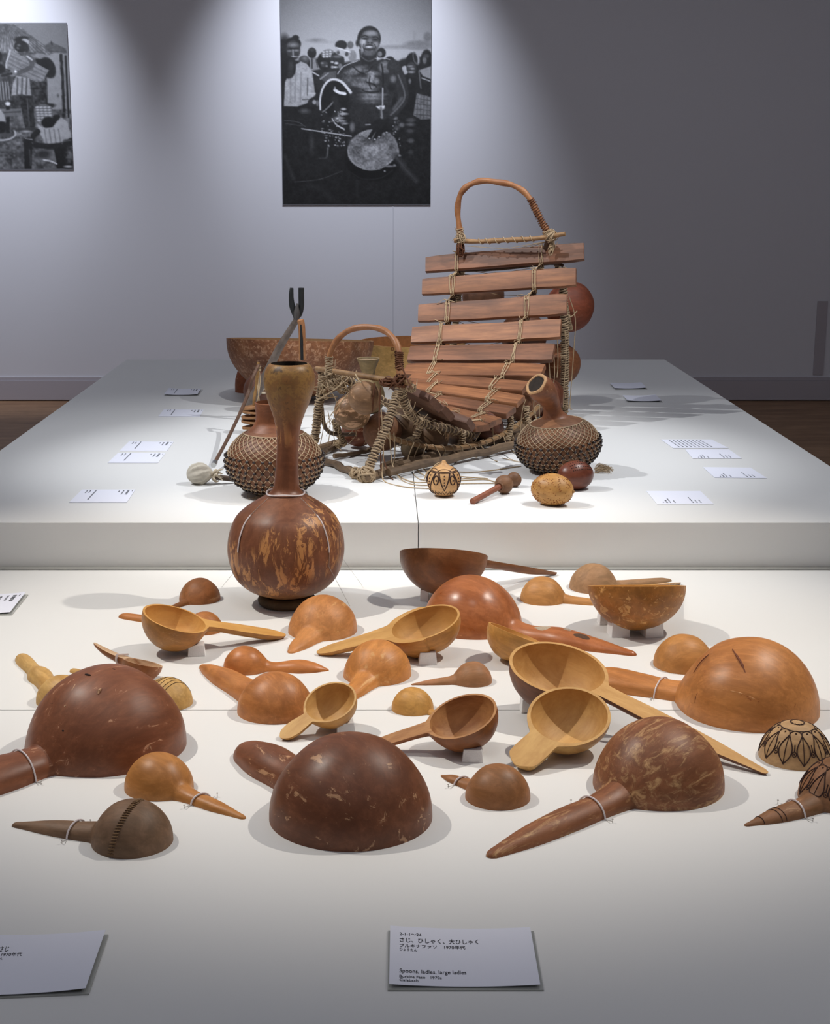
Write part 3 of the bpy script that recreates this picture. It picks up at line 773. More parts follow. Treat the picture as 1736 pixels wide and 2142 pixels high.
def netB():
    tm = Matrix.Rotation(math.radians(-6), 3, 'Y') @ Matrix.Rotation(math.radians(4), 3, 'X')
    hz = 0.1
    for _ in range(5):
        c = centre_at(1167, 928, UP+hz); a_ = 86*mpp(c); hz = 60*mpp(c)*1.0
    skin = gourd_mat('netted_skin_right', '8a563c', '70402c', seed=63, rough=0.5)
    T, sp = net_rattle('netted gourd rattle right of the xylophone, bent neck with a cut open mouth', c, a_, hz*0.985, tm, None, skin, 36, 5)
    Y = c.y; P = [(1163,892,46,0),(1159,876,30,0),(1156,862,20,-.005),(1152,845,19,-.015),(1145,830,23,-.03),(1136,818,27,-.045),(1128,810,27,-.06),(1122,804,25,-.068)]
    pts = [K(x, y, Y+d) for x, y, r, d in P]; m = mpp(c)
    sp_ = spline(pts, 4); rr = [q.x*m for q in spline([Vector((p[2], 0, 0)) for p in P], 4)]
    nm = gourd_mat('netted_neck_right', '93553a', '733c28', 'c49a70', 0.2, seed=64, rough=0.45)
    build('neck', tube(MB(), sp_, rr, 28, cap=False), nm, T)
    e = sp_[-1]; d = (sp_[-1]-sp_[-3]).normalized(); a = d.orthogonal().normalized(); b = d.cross(a)
    mb = MB(); ring = [e+(a*math.cos(q)+b*math.sin(q))*rr[-1]*0.87*(1+0.03*math.sin(5*q)) for q in [2*math.pi*i/32 for i in range(32)]]
    tube(mb, ring, rr[-1]*0.14, 8, closed=True); build('mouth_rim', mb, plain('cut_gourd_edge', (206,160,112), 0.7, var=.2), T)['label'] = 'pale cut edge of the mouth'
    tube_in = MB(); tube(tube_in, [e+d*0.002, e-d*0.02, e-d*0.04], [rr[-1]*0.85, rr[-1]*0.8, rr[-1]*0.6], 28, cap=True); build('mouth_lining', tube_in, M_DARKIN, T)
    mb = MB()
    for i in range(60):
        p = G(1247+rnd(4), 985+rnd(6), UP)+Vector((0,0,0.002)); q = p+Vector((0.02+random.random()*0.035, rnd(0.03), 0.0))
        tube(mb, spline([p, (p+q)/2+Vector((rnd(.01), rnd(.01), random.random()*.015)), q], 4), 0.0008, 4)
    o = build('net_fringe', mb, M_NET, T); o['kind'] = 'stuff'; o['label'] = 'frayed cord ends on the plinth'
netB()

# ------------------------------------------------------------------ small rattles on the high plinth
def round_rattle():
    c = G(928, 1003, UP+0.05)
    for _ in range(4): r = 35.5*mpp(c); c = G(928, 1005, UP+r*0.93)
    T = thing('carved_rattle', 'small round cream gourd rattle with burnt ornament and a knob on top', 'rattle', Vector((c.x, c.y, UP)))
    sk = gourd_mat('cream_gourd', 'c79a6a', 'b08252', seed=71, rough=0.5)
    prof = [(0.0005, -0.93)]+[(math.cos(t), 0.95*math.sin(t)) for t in [-1.35+2.35*i/26 for i in range(27)]]+[(0.42,0.86),(0.27,0.95),(0.17,1.05),(0.13,1.14),(0.10,1.19),(0.001,1.2)]
    build('body', lathe(MB(), [(a*r, b*r) for a, b in prof], c, n=40), sk, T)
    P = lambda az, el, k=1.006: c+Vector((math.cos(az)*math.cos(el)*r*k, math.sin(az)*math.cos(el)*r*k, math.sin(el)*0.95*r*k))
    mb = MB()
    for el in (0.74, 0.66): tube(mb, [P(2*math.pi*i/40, el) for i in range(40)], 0.0013, 5, closed=True)
    for k in range(6):
        a = -math.pi/2+k*math.pi/3
        for sg in (-1, 1):
            for off in (0.0, 0.06): tube(mb, [P(a+sg*(0.42-off)*(1-t)**0.9, 0.62-1.12*t) for t in [j/10 for j in range(11)]], 0.0012, 5)
            tube(mb, [P(a+sg*0.55+0.16*math.sin(q)*1.0, 0.18+0.24*math.cos(q)*1.2) for q in [2*math.pi*i/16 for i in range(17)]], 0.0010, 5)
        for q in (0.45, 0.25, 0.05, -0.12): ball(mb, P(a, q), 0.0022, nu=8, nv=5)
        ball(mb, P(a+0.55, 0.16), 0.0028, nu=8, nv=5)
        tube(mb, [P(a+0.5*math.cos(q), 0.78+0.16*math.sin(q)) for q in [math.pi*i/8 for i in range(9)]], 0.0009, 5)
        for j in range(4):
            tube(mb, [P(a-0.5+j*0.26, -0.82), P(a-0.37+j*0.26, -0.55), P(a-0.24+j*0.26, -0.82)], 0.0014, 5)
    build('carving', mb, M_CARVE, T)['label'] = 'burnt leaf and dot ornament'
    mb = MB(); k0 = c+Vector((0,0,r*1.12)); tube(mb, spline([k0+Vector((-0.004,-.003,0)), k0+Vector((-0.02,0,-0.006)), c+Vector((-r*.95,-.01,r*.5)), c+Vector((-r*1.12,0,r*0.1)), c+Vector((-r*.9,.02,r*.5)), k0], 6), 0.0017, 6)
    build('hanging_loop', mb, M_CORD, T)
round_rattle()
def twin_rattle():
    g = G(1054, 1031, UP); m = mpp(g); r1 = 19.5*m; r2 = 16*m
    c1 = G(1054, 1013, UP+r1); c2 = G(1075, 1003, UP+r2)
    T = thing('twin_ball_rattle', 'brown wooden rattle of two small gourd balls on a short stick', 'rattle', Vector((c1.x, c1.y, UP)))
    sk = gourd_mat('brown_ball', '875840', '6c432f', seed=73, rough=0.6)
    for c_, r_ in ((c1, r1), (c2, r2)): build('ball', ball(MB(), c_, r_, nu=28, nv=18, wob=0.05, seed=c_.x*9), sk, T)
    e = G(988, 1049, UP+0.008); d = (e-c1).normalized()
    mb = MB(); tube(mb, [c1+d*r1*0.9, c1+d*r1*1.15, (c1+e)/2, e-d*-0.0], [0.0085,0.0085,0.0082,0.0088], 14); build('handle', mb, wood_mat('red_stick', '8c5236', '713c26', seed=4), T)
    mb = MB(); q = c1+d*r1*0.98; a = d.orthogonal().normalized(); b = d.cross(a)
    tube(mb, [q+(a*math.cos(t)+b*math.sin(t))*0.0115 for t in [2*math.pi*i/20 for i in range(20)]], 0.0028, 8, closed=True); build('collar', mb, sk, T)
twin_rattle()
def oval(label, px, py, w, h, rot, skin, seed, dots, rowdots=False):
    c = G(px, py, UP+0.05)
    for _ in range(4): c = G(px, py, UP+h*mpp(c)*0.97)
    m = mpp(c); a_, b_ = w*m, h*m
    T = thing('oval_rattle', label, 'rattle', Vector((c.x, c.y, UP)))
    M = Matrix.Rotation(math.radians(rot), 3, 'Z') @ Matrix.Rotation(math.radians(0), 3, 'Y')
    build('body', ball(MB(), c, 1, M=M, nu=40, nv=26, sc=(a_, b_, b_), wob=0.02, seed=seed), skin, T)
    mb = MB()
    for i in range(dots):
        if rowdots: v = Vector((-0.5+1.3*(i % 11)/11, -0.75+0.18*(i//11), 0.5+.1*(i//11)))
        else: v = Vector((rnd(.95), rnd(1), rnd(1)))
        v.normalize(); p = c + M @ Vector((v.x*a_, v.y*b_, v.z*b_))*1.003
        if p.z < UP+0.002: continue
        ball(mb, p, 0.0013 if not rowdots else 0.0017, nu=6, nv=4)
    o = build('burnt_dots', mb, plain('burnt_dot_%d' % seed, (140,82,36) if not rowdots else (40,18,14), 0.8), T); o['kind'] = 'stuff'
    mb = MB(); e = c+M@Vector((a_*1.0, 0, 0)); ball(mb, e, 0.005, nu=12, nv=8); build('stem_scar', mb, plain('stem_scar_%d' % seed, (150,110,64), 0.8), T)
    return T
oval('ochre egg-shaped gourd rattle covered in tiny burnt dots, nearest on the high plinth', 1155, 1024, 46, 34, -28, gourd_mat('ochre_egg', 'b8874c', 'a0713a', seed=75, rough=0.45), 5, 420)
oval('dark red egg-shaped gourd rattle behind the ochre dotted one', 1204, 994, 40, 31, 24, gourd_mat('red_egg', '7a3a2a', '5e2a1e', seed=76, rough=0.3), 6, 44, True)

# ------------------------------------------------------------------ xylophone
def xylophone():
    X = thing('gourd_xylophone', 'large curved wooden xylophone with plank keys, gourd resonators and arched handles', 'xylophone', G(950, 960, UP))
    bars = [(937,869,1011,896,8),(900,853,1037,885,9),(872,832,1069,864,10),(860,809,1090,840,10),(858,793,1100,812,9),(848,775,1136,778.5,12),(856,742,1158,739,18),(862,702.5,1173,689,20),(876,656.5,1186,637.5,21),(884,601,1205,580,18),(891,555,1221.5,526.5,18.5)]
    Yc = [4.82,4.91,5.0,5.09,5.17,5.25,5.32,5.37,5.41,5.44,5.48]
    A = [.08,.09,.10,.10,.10,.10,.09,.08,.075,.07,.065]
    E = [(K(b[0], b[1], y+a), K(b[2], b[3], y-a)) for b, y, a in zip(bars, Yc, A)]
    mids = [(l+r)/2 for l, r in E]
    cols = [('986544','5e3c28'),('a46e48','6c442c'),('8c5c40','583a28'),('9c6844','643f2a')]
    mats = [wood_mat('key_wood_%d' % i, a, b, axis=(0.10,1,1), seed=i+3, rough=0.5, scale=46) for i, (a, b) in enumerate(cols)]
    lashL, lashR, railL, railR = [], [], [], []
    def key(l, r, up, w, th, mat, i):
        """plank from l to r; 'up' is the outward normal of the playing face"""
        d = (r-l); L = d.length; d.normalize(); up = (up-d*up.dot(d)).normalized(); wv = up.cross(d)
        sec = [(-1,-.6),(-.92,-1),(.92,-1),(1,-.6),(1,.55),(.93,.95),(.5,1.06),(-.5,1.06),(-.93,.95),(-1,.55)]
        mb = MB(); v = []; f = []; n = 14; K_ = len(sec)
        for q in range(n+1):
            t = q/n; k = 1.0
            kk = 0.93 if q in (0, n) else 1.0
            c = l + d*L*t; ww = w/2*(1+0.07*noise.noise(Vector((t*3, i*5.1, 0))))*(0.94+0.1*t)*kk; off = wv*0.003*noise.noise(Vector((t*2.5, i*3.3, 4)))
            tt = th/2*(1+0.12*noise.noise(Vector((t*4, i*2.2, 9))))*kk
            for a, b in sec: v.append(c+off+wv*a*ww+up*b*tt)
        for q in range(n):
            for s in range(K_):
                z = (s+1) % K_; f.append((q*K_+s, q*K_+z, (q+1)*K_+z, (q+1)*K_+s))
        f.append(tuple(range(K_))[::-1]); f.append(tuple(n*K_+s for s in range(K_)))
        # own rotated frame so the grain runs along the plank
        M = Matrix((( d.x, wv.x, up.x, l.x),(d.y, wv.y, up.y, l.y),(d.z, wv.z, up.z, l.z),(0,0,0,1)))
        Mi = M.inverted(); me = bpy.data.meshes.new('key'); me.from_pydata([tuple(Mi @ p) for p in v], [], f)
        bm = bmesh.new(); bm.from_mesh(me); bmesh.ops.recalc_face_normals(bm, faces=bm.faces); bm.to_mesh(me); bm.free()
        me.polygons.foreach_set('use_smooth', [True]*len(me.polygons)); me.set_sharp_from_angle(angle=math.radians(35)); me.materials.append(mat)
        o = bpy.data.objects.new('key', me); COL.objects.link(o); o.parent = X
        o.matrix_parent_inverse = Matrix.Translation(ORG[X.name]).inverted(); o.matrix_world = M
        o.matrix_basis = M
        return d, up, wv
    for i, (l, r) in enumerate(E):
        t = (mids[min(i+1, len(E)-1)]-mids[max(i-1, 0)])
        d = (r-l).normalized(); t = (t-d*t.dot(d)).normalized(); up = d.cross(t)
        if up.z < 0: up = -up
        w = [0.062,0.068,0.07,0.072,0.07,0.078,0.078,0.076,0.076,0.07,0.068][i]
        d, u2, wv = key(l, r, up, w, 0.022, mats[(i*7) % 4], i)
        for lst, rail, fr in ((lashL, railL, 0.20), (lashR, railR, 0.735)):
            p = l.lerp(r, fr)
            if i < 2 and fr < .3: p = l.lerp(r, 0.05)
            lst.append((p, d, u2, wv, w)); rail.append(p-u2*0.034)
    # keys on the near rising arc, seen from their ends
    EL = [((815,800,4.68),(912,846,4.42)), ((840,822,4.74),(938,866,4.50)), ((850,842,4.80),(985,888,4.62)), ((790,786,4.64),(878,823,4.36))]
    for i, (a, b) in enumerate(EL[:3]):
        l = K(*a); r = K(*b); key(l, r, Vector((0.65, 0.35, 0.75)), 0.055, 0.024, wood_mat('dark_key_wood_%d' % i, '74503c', '553626', axis=(0.1,1,1), seed=i+11), i+20)
    # rails under the keys
    wrap = M_RAW
    endL = [K(668, 776, 4.66), K(735, 800, 4.72), K(800, 838, 4.78), K(860, 866, 4.85)]
    endR = [K(840, 806, 4.42), K(846, 838, 4.43), K(860, 868, 4.48), K(888, 886, 4.56), K(945, 899, 4.68)]
    pL = spline(endL+railL[1:]+[K(963, 500, 5.5)], 5); pR = spline(endR+railR[0:]+[K(1150, 492, 5.4)], 5)
    bark = wood_mat('branch_wood', 'a88258', '80603e', axis=(1,1,1), seed=5, scale=30); dark = wood_mat('dark_branch', '6b5440', '463628', axis=(1,1,1), seed=6, scale=30)
    for p in (pL, pR): build('key_rail', tube(MB(), p, 0.011, 8), dark, X)
    def cw(name, path, r, turns, cr, mat, per=8, lab=None):
        o = build(name, coil(MB(), path, r, turns, cr, per), mat, X)
        if lab: o['label'] = lab
        return o
    cw('rail_binding', pR[:26], 0.0125, 34, 0.0026, wrap); cw('rail_binding', pL[:18], 0.0125, 30, 0.0026, wrap)
    # lashings over every key
    for lst in (lashL, lashR):
        for i, (p, d, u, wv, w) in enumerate(lst):
            mb = MB(); h = w/2+0.005
            for o_ in (-0.006, 0.0, 0.006):
                q = p+d*(o_+rnd(.0015)); s = d*rnd(0.004)
                tube(mb, [q-wv*h-u*0.02, q-wv*h+u*0.006, q-wv*h*0.85+u*0.0145, q+s+u*0.0155, q+wv*h*0.85+s+u*0.0145, q+wv*h+s+u*0.006, q+wv*h+s-u*0.02], 0.0014, 5)
            for _ in range(2):
                q = p+wv*h; tube(mb, spline([q, q+u*0.02+d*rnd(.02), q+u*0.012+d*rnd(.04)-wv*rnd(.02)], 4), 0.0012, 4)
            o = build('key_lashing', mb, M_CORD, X); o['kind'] = 'stuff'
        for i in range(len(lst)-1):
            a = lst[i]; b = lst[i+1]; mb = MB()
            for o_ in (-0.004, 0.004):
                tube(mb, spline([a[0]+a[3]*a[4]*0.3+a[1]*o_+a[2]*0.016, a[0]+a[3]*a[4]*0.52+a[1]*o_+a[2]*0.008, b[0]-b[3]*b[4]*0.52-b[1]*o_+b[2]*0.008, b[0]-b[3]*b[4]*0.3-b[1]*o_+b[2]*0.016], 3), 0.0016, 5)
            o = build('key_lashing', mb, M_CORD, X); o['kind'] = 'stuff'
    # end crossbars
    cbF = [K(950, 503, 5.5), K(1000, 505, 5.48), K(1060, 502, 5.44), K(1120, 499, 5.41), K(1182, 489, 5.37)]
    cbN = [K(662, 771, 4.66), K(700, 777, 4.61), K(745, 784, 4.55), K(800, 793, 4.48), K(857, 801, 4.40)]
    build('crossbar', tube(MB(), spline(cbF, 4), [0.0085+rnd(.001) for _ in range(17)], 10), bark, X)
    build('crossbar', tube(MB(), spline(cbN, 4), [0.0088+rnd(.001) for _ in range(17)], 10), bark, X)
    build('crossbar', tube(MB(), spline([K(960, 566, 5.56), K(1050, 562, 5.52), K(1150, 551, 5.46), K(1178, 556, 5.44)], 4), 0.006, 8), dark, X)
    cw('twine', spline(cbF[1:4], 4), 0.011, 7, 0.0016, M_CORD, 8)
    # arched handles
    hF = [(964,500,5.5),(960,470,5.5),(957,440,5.5),(961,412,5.49),(972,394,5.48),(990,383,5.47),(1012,378,5.46),(1040,381,5.45),(1068,386,5.44),(1092,398,5.43),(1108,415,5.42),(1120,438,5.415),(1133,464,5.41),(1146,486,5.405),(1152,498,5.4)]
    hN = [(688,774,4.62),(689,745,4.62),(699,720,4.61),(715,701,4.6),(738,688,4.58),(766,684,4.56),(792,687,4.54),(812,697,4.52),(827,714,4.49),(834,736,4.47),(835,765,4.45),(838,798,4.43)]
    hm = wood_mat('bent_branch', 'b57d50', '8e5a36', axis=(1,1,1), seed=9, rough=0.5, scale=24)
    pF = spline([K(*q) for q in hF], 4); pN = spline([K(*q) for q in hN], 4)
    build('handle', tube(MB(), pF, [0.0105+0.0012*math.sin(i*.9) for i in range(len(pF))], 12), hm, X)
    build('handle', tube(MB(), pN, [0.0095+0.0008*math.sin(i*.8) for i in range(len(pN))], 12), hm, X)
    cw('handle_binding', pF[40:], 0.0125, 22, 0.0022, M_CORDDK, lab='dark twine wound round the handle'); cw('handle_binding', pF[:4], 0.013, 7, 0.0022, M_RAW)
    cw('handle_binding', pF[-6:], 0.017, 8, 0.0025, M_RAW)
    cw('handle_binding', pN[36:42], 0.012, 9, 0.0022, M_CORDDK, lab='dark twine wound round the handle'); cw('handle_binding', pN[:5], 0.0115, 9, 0.0022, M_RAW)
    # knots of twine and hide at the four corners
    def knot(c, r, n, cr, mat, sc=(1,1,1)):
        mb = MB()
        for _ in range(n):
            a = Vector((rnd(1), rnd(1), rnd(1))).normalized(); b = a.orthogonal().normalized(); e = a.cross(b); rr = r*(0.6+random.random()*0.5)
            tube(mb, [c+Vector((q.x*sc[0], q.y*sc[1], q.z*sc[2])) for q in [(b*math.cos(t)+e*math.sin(t))*rr+a*rnd(.002) for t in [2*math.pi*i/12 for i in range(12)]]], cr, 5, closed=True)
        for _ in range(3):
            p = c+Vector((rnd(r), rnd(r), rnd(r))); tube(mb, spline([c, p, p+Vector((rnd(.02), rnd(.02), rnd(.03)))], 4), cr*0.6, 4)
        o = build('binding_knot', mb, mat, X); o['kind'] = 'stuff'
    knot(K(964, 500, 5.49), 0.018, 12, 0.0024, M_RAW); knot(K(1152, 494, 5.4), 0.022, 14, 0.0026, M_RAW); knot(K(963, 520, 5.49), 0.014, 8, 0.002, M_CORDDK, (1,1,2))
    knot(K(1153, 520, 5.4), 0.014, 8, 0.002, M_CORD, (1,1,2))
    knot(K(838, 798, 4.42), 0.022, 16, 0.0024, M_CORDDK); knot(K(812, 800, 4.43), 0.016, 10, 0.0026, M_CORDDK, (1.5,1,.7)); knot(K(690, 778, 4.62), 0.018, 12, 0.0024, M_RAW); knot(K(700, 800, 4.62), 0.024, 14, 0.0022, M_RAW)
    knot(K(862, 812, 4.42), 0.014, 8, 0.0022, M_RAW); knot(K(715, 812, 4.66), 0.02, 10, 0.002, M_CORD)
    # four wrapped legs, posts and the wrapped rear pole
    def leg(a, b, r=0.0135, name='leg', turns=26, mat=dark):
        r *= 0.9
        P = spline([a, (a+b)/2+Vector((rnd(.006), 0, 0)), b], 6); o = build(name, tube(MB(), P, r, 10), mat, X)
        L_ = sum((P[i+1]-P[i]).length for i in range(len(P)-1)); build('binding', coil(MB(), P, r+0.0012, L_/0.0078, 0.0030, 8), wrap, X)
    g = lambda x, y, r=0.012: G(x, y, UP+r)
    leg(K(838, 806, 4.42), g(763, 996), 0.013, turns=24)
    leg(K(676, 782, 4.66), K(658, 925, 4.72), 0.0125, turns=18)
    leg(K(1176, 560, 5.52), g(1180, 862), 0.0145, turns=34)
    leg(K(965, 560, 5.6), g(935, 850), 0.012, turns=20)
    for a, b in (((882,886,4.58),(868,934,4.58)), ((968,902,4.72),(962,950,4.72)), ((1068,872,4.95),(1060,944,4.9)), ((1100,850,5.05),(1110,930,5.0)), ((760,800,4.7),(765,925,4.85)), ((700,880,4.75),(720,930,4.8))):
        pa = K(*a); pb = K(*b); pb.z = max(pb.z, UP+0.015); leg(pa, pb, 0.009, 'post', 12)
    # second wrapped pole running up the back of the right side
    leg(K(1152, 500, 5.45), K(1192, 690, 5.6), 0.009, 'pole', 22)
    # base frame on the plinth
    base = wood_mat('base_plank', '80684e', '5a4735', axis=(1,1,1), seed=13, scale=22)
    br = lambda a, b, r=0.011: build('base_rail', stick(MB(), a, b, r, r, 0.004, 8, 10), base, X)
    br(g(668, 958), g(772, 1002), 0.0115); br(g(765, 1000), g(1178, 866), 0.015); br(g(664, 938), g(960, 852), 0.011); br(g(1185, 862), g(940, 846), 0.011)
    br(g(800, 975), g(1110, 905), 0.012); br(g(812, 988, .02), g(1095, 928, .02), 0.013); br(g(640, 972), g(740, 905), 0.009); br(g(700, 955, .01), g(790, 940, .01), 0.008); br(g(900, 965), g(820, 900), .009); br(g(1075, 925), g(990, 880), .009)
    knot(g(766, 996, .016), 0.026, 18, 0.0034, M_RAW); knot(g(745, 990, .016), 0.018, 10, 0.003, M_RAW); knot(g(705, 930, .02), 0.016, 8, 0.002, M_CORD)
    # slung lower hoop
    hp = spline([K(795, 897, 4.40), K(830, 920, 4.49), K(880, 932, 4.58), K(945, 938, 4.66), K(1010, 926, 4.79), K(1060, 904, 4.92), K(1105, 872, 5.1), K(1145, 830, 5.3)], 5)
    for p in hp: p.z = max(p.z, UP+0.02)
    build('hoop', tube(MB(), hp, 0.0075, 8), bark, X); build('binding', coil(MB(), hp, 0.009, 26, 0.0018, 8), M_RAW, X)
    hp2 = spline([K(672, 850, 4.7), K(690, 905, 4.75), K(780, 905, 4.85), K(900, 900, 5.0)], 5); build('hoop', tube(MB(), hp2, 0.007, 8), dark, X)
    # gourd resonators
    GS = [(763,832,34.5,4.50,'94684e','785040',.35),(736,862,38,4.62,'8e6448','744c36',.7),(750,914,36,4.86,'823c24','66301e',.35),(800,903,40,4.66,'84523a','693e2b',.1),
          (846,893,40,4.74,'6e4c38','56392a',.2),(905,918,35,4.74,'74503a','5a3c2a',.2),(962,912,33,4.84,'684434','4f3326',.1),(1020,902,34,4.92,'703a2a','582c20',.1),(862,938,24,4.62,'6a5040','54402f',.2),(880,880,34,5.0,'604030','4c3124',.1),(940,890,36,5.05,'604030','4c3124',.1),
          (1095,885,42,5.36,'84503a','6a3c2a',.1),(1140,868,40,5.5,'7c3e2a','64301f',.1),(1192,642,51,5.72,'8a3d28','74321f',.08),(1172,762,42,5.72,'9c5f3c','80482c',.2),(860,870,36,5.2,'6c4431','543424',.1),
          (1060,800,48,5.62,'764632','5c3425',.1),(1095,700,48,5.7,'70402e','582f22',.1),(985,800,46,5.6,'6a4130','503024',.1),(1010,620,44,5.75,'6a4030','4e2e22',.1)]
    for i, (x, y, r, Y, a, b, am) in enumerate(GS):
        c = K(x, y, Y); rr = r*mpp(c)
        if c.z-rr < UP+0.006: c.z = UP+0.006+rr
        build('gourd_resonator', ball(MB(), c, rr, nu=30, nv=20, sc=(1,1,1.02), wob=0.05, seed=i*3.3), gourd_mat('resonator_skin_%d' % i, a, b, 'c79c78', am, seed=80+i, rough=0.5, pscale=34), X)
    # glossy membrane patches and straps on the first resonators
    c = K(763, 832, 4.50); rr = 34.5*mpp(c)
    build('strap', tube(MB(), [c+Vector((rr*0.5*1.03+0.004*math.sin(q), -rr*0.87*1.03*math.cos(q), rr*0.87*1.03*math.sin(q))) for q in [-1.0+2.4*i/14 for i in range(15)]], 0.003, 5), M_CORDDK, X)
    # loose cords: over the frame, hanging, and pooled on the plinth
    def cord(pts, r=0.0017, mat=M_CORD): build('loose_cord', tube(MB(), spline(pts, 5), r, 5), mat, X)
    gg = lambda x, y: G(x, y, UP+0.0022)
    cord([K(797,855,4.37),K(800,900,4.36),K(802,950,4.35),K(799,985,4.33),gg(806,1008),gg(850,1019),gg(897,1022)])
    cord([K(812,880,4.42),K(816,930,4.42),K(822,975,4.4),gg(842,1005),gg(880,1015),gg(960,1012),gg(1035,1011)])
    cord([K(824,905,4.45),K(826,950,4.45),K(824,985,4.42),gg(858,1007),gg(900,1008),gg(990,999)])
    cord([K(866,925,4.52),K(853,960,4.5),K(857,985,4.48),gg(880,1003),gg(918,1003)])
    cord([K(878,930,4.55),K(866,960,4.53),gg(880,990),gg(930,1005),gg(1010,1003),gg(1035,1008)])
    cord([K(893,930,4.58),K(884,955,4.55),gg(892,985),gg(960,996),gg(1020,1001)])
    cord([K(910,935,4.62),K(920,950,4.6),K(926,975,4.58),gg(935,985),gg(1000,987),gg(1090,975)])
    cord([K(935,935,4.65),K(926,955,4.62),K(922,968,4.6)]); cord([K(945,938,4.66),K(955,955,4.63),K(950,985,4.58)])
    cord([K(990,930,4.75),K(1000,950,4.7),K(985,975,4.66)]); cord([K(1000,925,4.77),K(1015,945,4.75),K(1020,960,4.7),gg(1040,965)])
    cord([K(1030,890,4.85),K(1034,930,4.83),K(1045,955,4.78),gg(1072,962)]); cord([K(1050,900,4.9),K(1060,930,4.85),gg(1080,950)])
    cord([K(1074,860,5.0),K(1070,900,4.95),K(1080,930,4.9)]); cord([gg(1050,958),gg(1080,965),gg(1100,968)],0.0014)
    cord([K(1100,835,5.0),K(1092,860,5.0),K(1088,905,5.0)]); cord([K(1118,830,5.1),K(1116,850,5.1),K(1120,875,5.1)]); cord([K(1128,830,5.12),K(1128,872,5.1)])
    cord([K(1190,620,5.45),K(1203,665,5.42),K(1201,720,5.42),K(1196,790,5.42),K(1192,850,5.42),K(1197,856,5.4)])
    cord([K(1181,690,5.4),K(1184,740,5.4),K(1180,800,5.4),K(1178,852,5.4)]); cord([K(1165,700,5.35),K(1167,750,5.35),K(1165,790,5.35)])
    cord([K(1158,740,5.3),K(1160,780,5.3),K(1157,805,5.3)]); cord([K(1148,755,5.25),K(1150,790,5.25),K(1150,812,5.25)])
    cord([K(1184,655,5.4),K(1195,662,5.4),K(1207,650,5.4)],0.002)
    cord([K(662,838,4.55),K(700,815,4.5),K(732,788,4.48)],0.0018); cord([K(692,868,4.6),K(715,840,4.55),K(745,800,4.5)],0.0015); cord([K(672,802,4.6),K(700,830,4.6),K(708,870,4.62)],0.0015)
    cord([K(743,782,4.5),K(750,795,4.46),K(756,800,4.45)],0.002); cord([K(838,760,4.42),K(850,790,4.40),K(863,814,4.38)],0.0026,M_CORDDK)
    for x in (686, 700, 676, 712): cord([K(x,860,4.7),K(x+rnd(5),895,4.7),K(x+rnd(8),930,4.7)],0.0013)
    cord([K(796,810,4.36),K(793,870,4.36),K(795,920,4.36),K(797,985,4.33)],0.0024,M_CORDDK); cord([K(800,950,4.4),K(812,990,4.36),gg(822,1003)],0.002,M_CORDDK)
    # tangle of thin strings under the keys (too many to count)
    mb = MB()
    for i in range(90):
        t = random.random(); x = 690+440*t; y = 868+45*math.sin(t*3.1)+rnd(14); Y = 4.66+0.5*t+rnd(.08)
        p = K(x, y, Y); p.z = max(p.z, UP+0.03); q = p+Vector((rnd(.03), rnd(.03), -random.random()*0.08)); q.z = max(q.z, UP+0.003)
        tube(mb, spline([p, (p+q)/2+Vector((rnd(.015), rnd(.015), 0)), q], 3), 0.0011, 4)
    for i in range(60):
        t = random.random(); p = pL[int(t*(len(pL)-1))]; p2 = pR[int(min(1, t+rnd(.05)+.02)*(len(pR)-2))]
        if 0.05 < t: tube(mb, [p+Vector((0,0.02,-0.01)), (p+p2)/2+Vector((rnd(.02), .03, -0.03)), p2+Vector((0,0.02,-.01))], 0.0014, 4)
    for i in range(26):
        p = K(672+random.random()*70, 790+random.random()*30, 4.66); tube(mb, spline([p, p+Vector((rnd(.03), rnd(.02), rnd(.03))), p+Vector((rnd(.05), rnd(.02), rnd(.04)))], 4), 0.002, 5)
    for i in range(26):
        t = i/25; p = pR[int(t*24)]; tube(mb, spline([p, p+Vector((rnd(.02), -.012, rnd(.03))), p+Vector((0.01+rnd(.03), -.01, rnd(.03)))], 4), 0.0013, 4)
    o = build('string_tangle', mb, M_CORD, X); o['kind'] = 'stuff'
xylophone()

# ------------------------------------------------------------------ things behind
def bowl(label, px, py, rpx, Y, depth, mat, inmat, th=0.008, shape=1.0, name='gourd_bowl', cat='bowl', straight=False, tilt=None):
    c = K(px, py, Y); R = rpx*mpp(c); zr = c.z; d = zr-UP
    T = thing(name, label, cat, Vector((c.x, c.y, UP)))
    out = []; inn = []
    for i in range(19):
        t = i/18
        if straight: out.append((R*(0.80+0.2*t**0.7) if i else R*0.8, d*t))
        else:
            a = math.pi/2*t; out.append((R*math.sin(a)**0.9 if i else 0.0005, d*(1-math.cos(a)**1.0)))
    inn = [(max(0.0004, r-th), max(h, th)) for r, h in out][::-1]
    if straight: out = [(0.0005, 0)]+out; inn = inn+[(0.0005, th)]
    base = Vector((c.x, c.y, UP)); tl = tilt
    if tl: base.z += 0.012
    mb = lathe(MB(), out, base, M=tl, n=64, wob=0.015, seed=px)
    build('shell', mb, mat, T)
    build('inside', lathe(MB(), [out[-1]]+inn, base, M=tl, n=64, wob=0.015, seed=px), inmat, T)
    return T, c, R
bowl('huge wide scuffed red-brown gourd bowl standing behind the tall vase', 624, 717, 154, 5.95, 0, gm(60, '93583c', '7a4430', 'bb9070', 0.75, stretch=1.2, pscale=40, psoft=0.12, rough=0.5), plain('bowl_inside_tan', (188,150,108), 0.8, var=.2), tilt=Matrix.Rotation(math.radians(-5.2), 3, 'X') @ Matrix.Rotation(math.radians(1.2), 3, 'Y'))
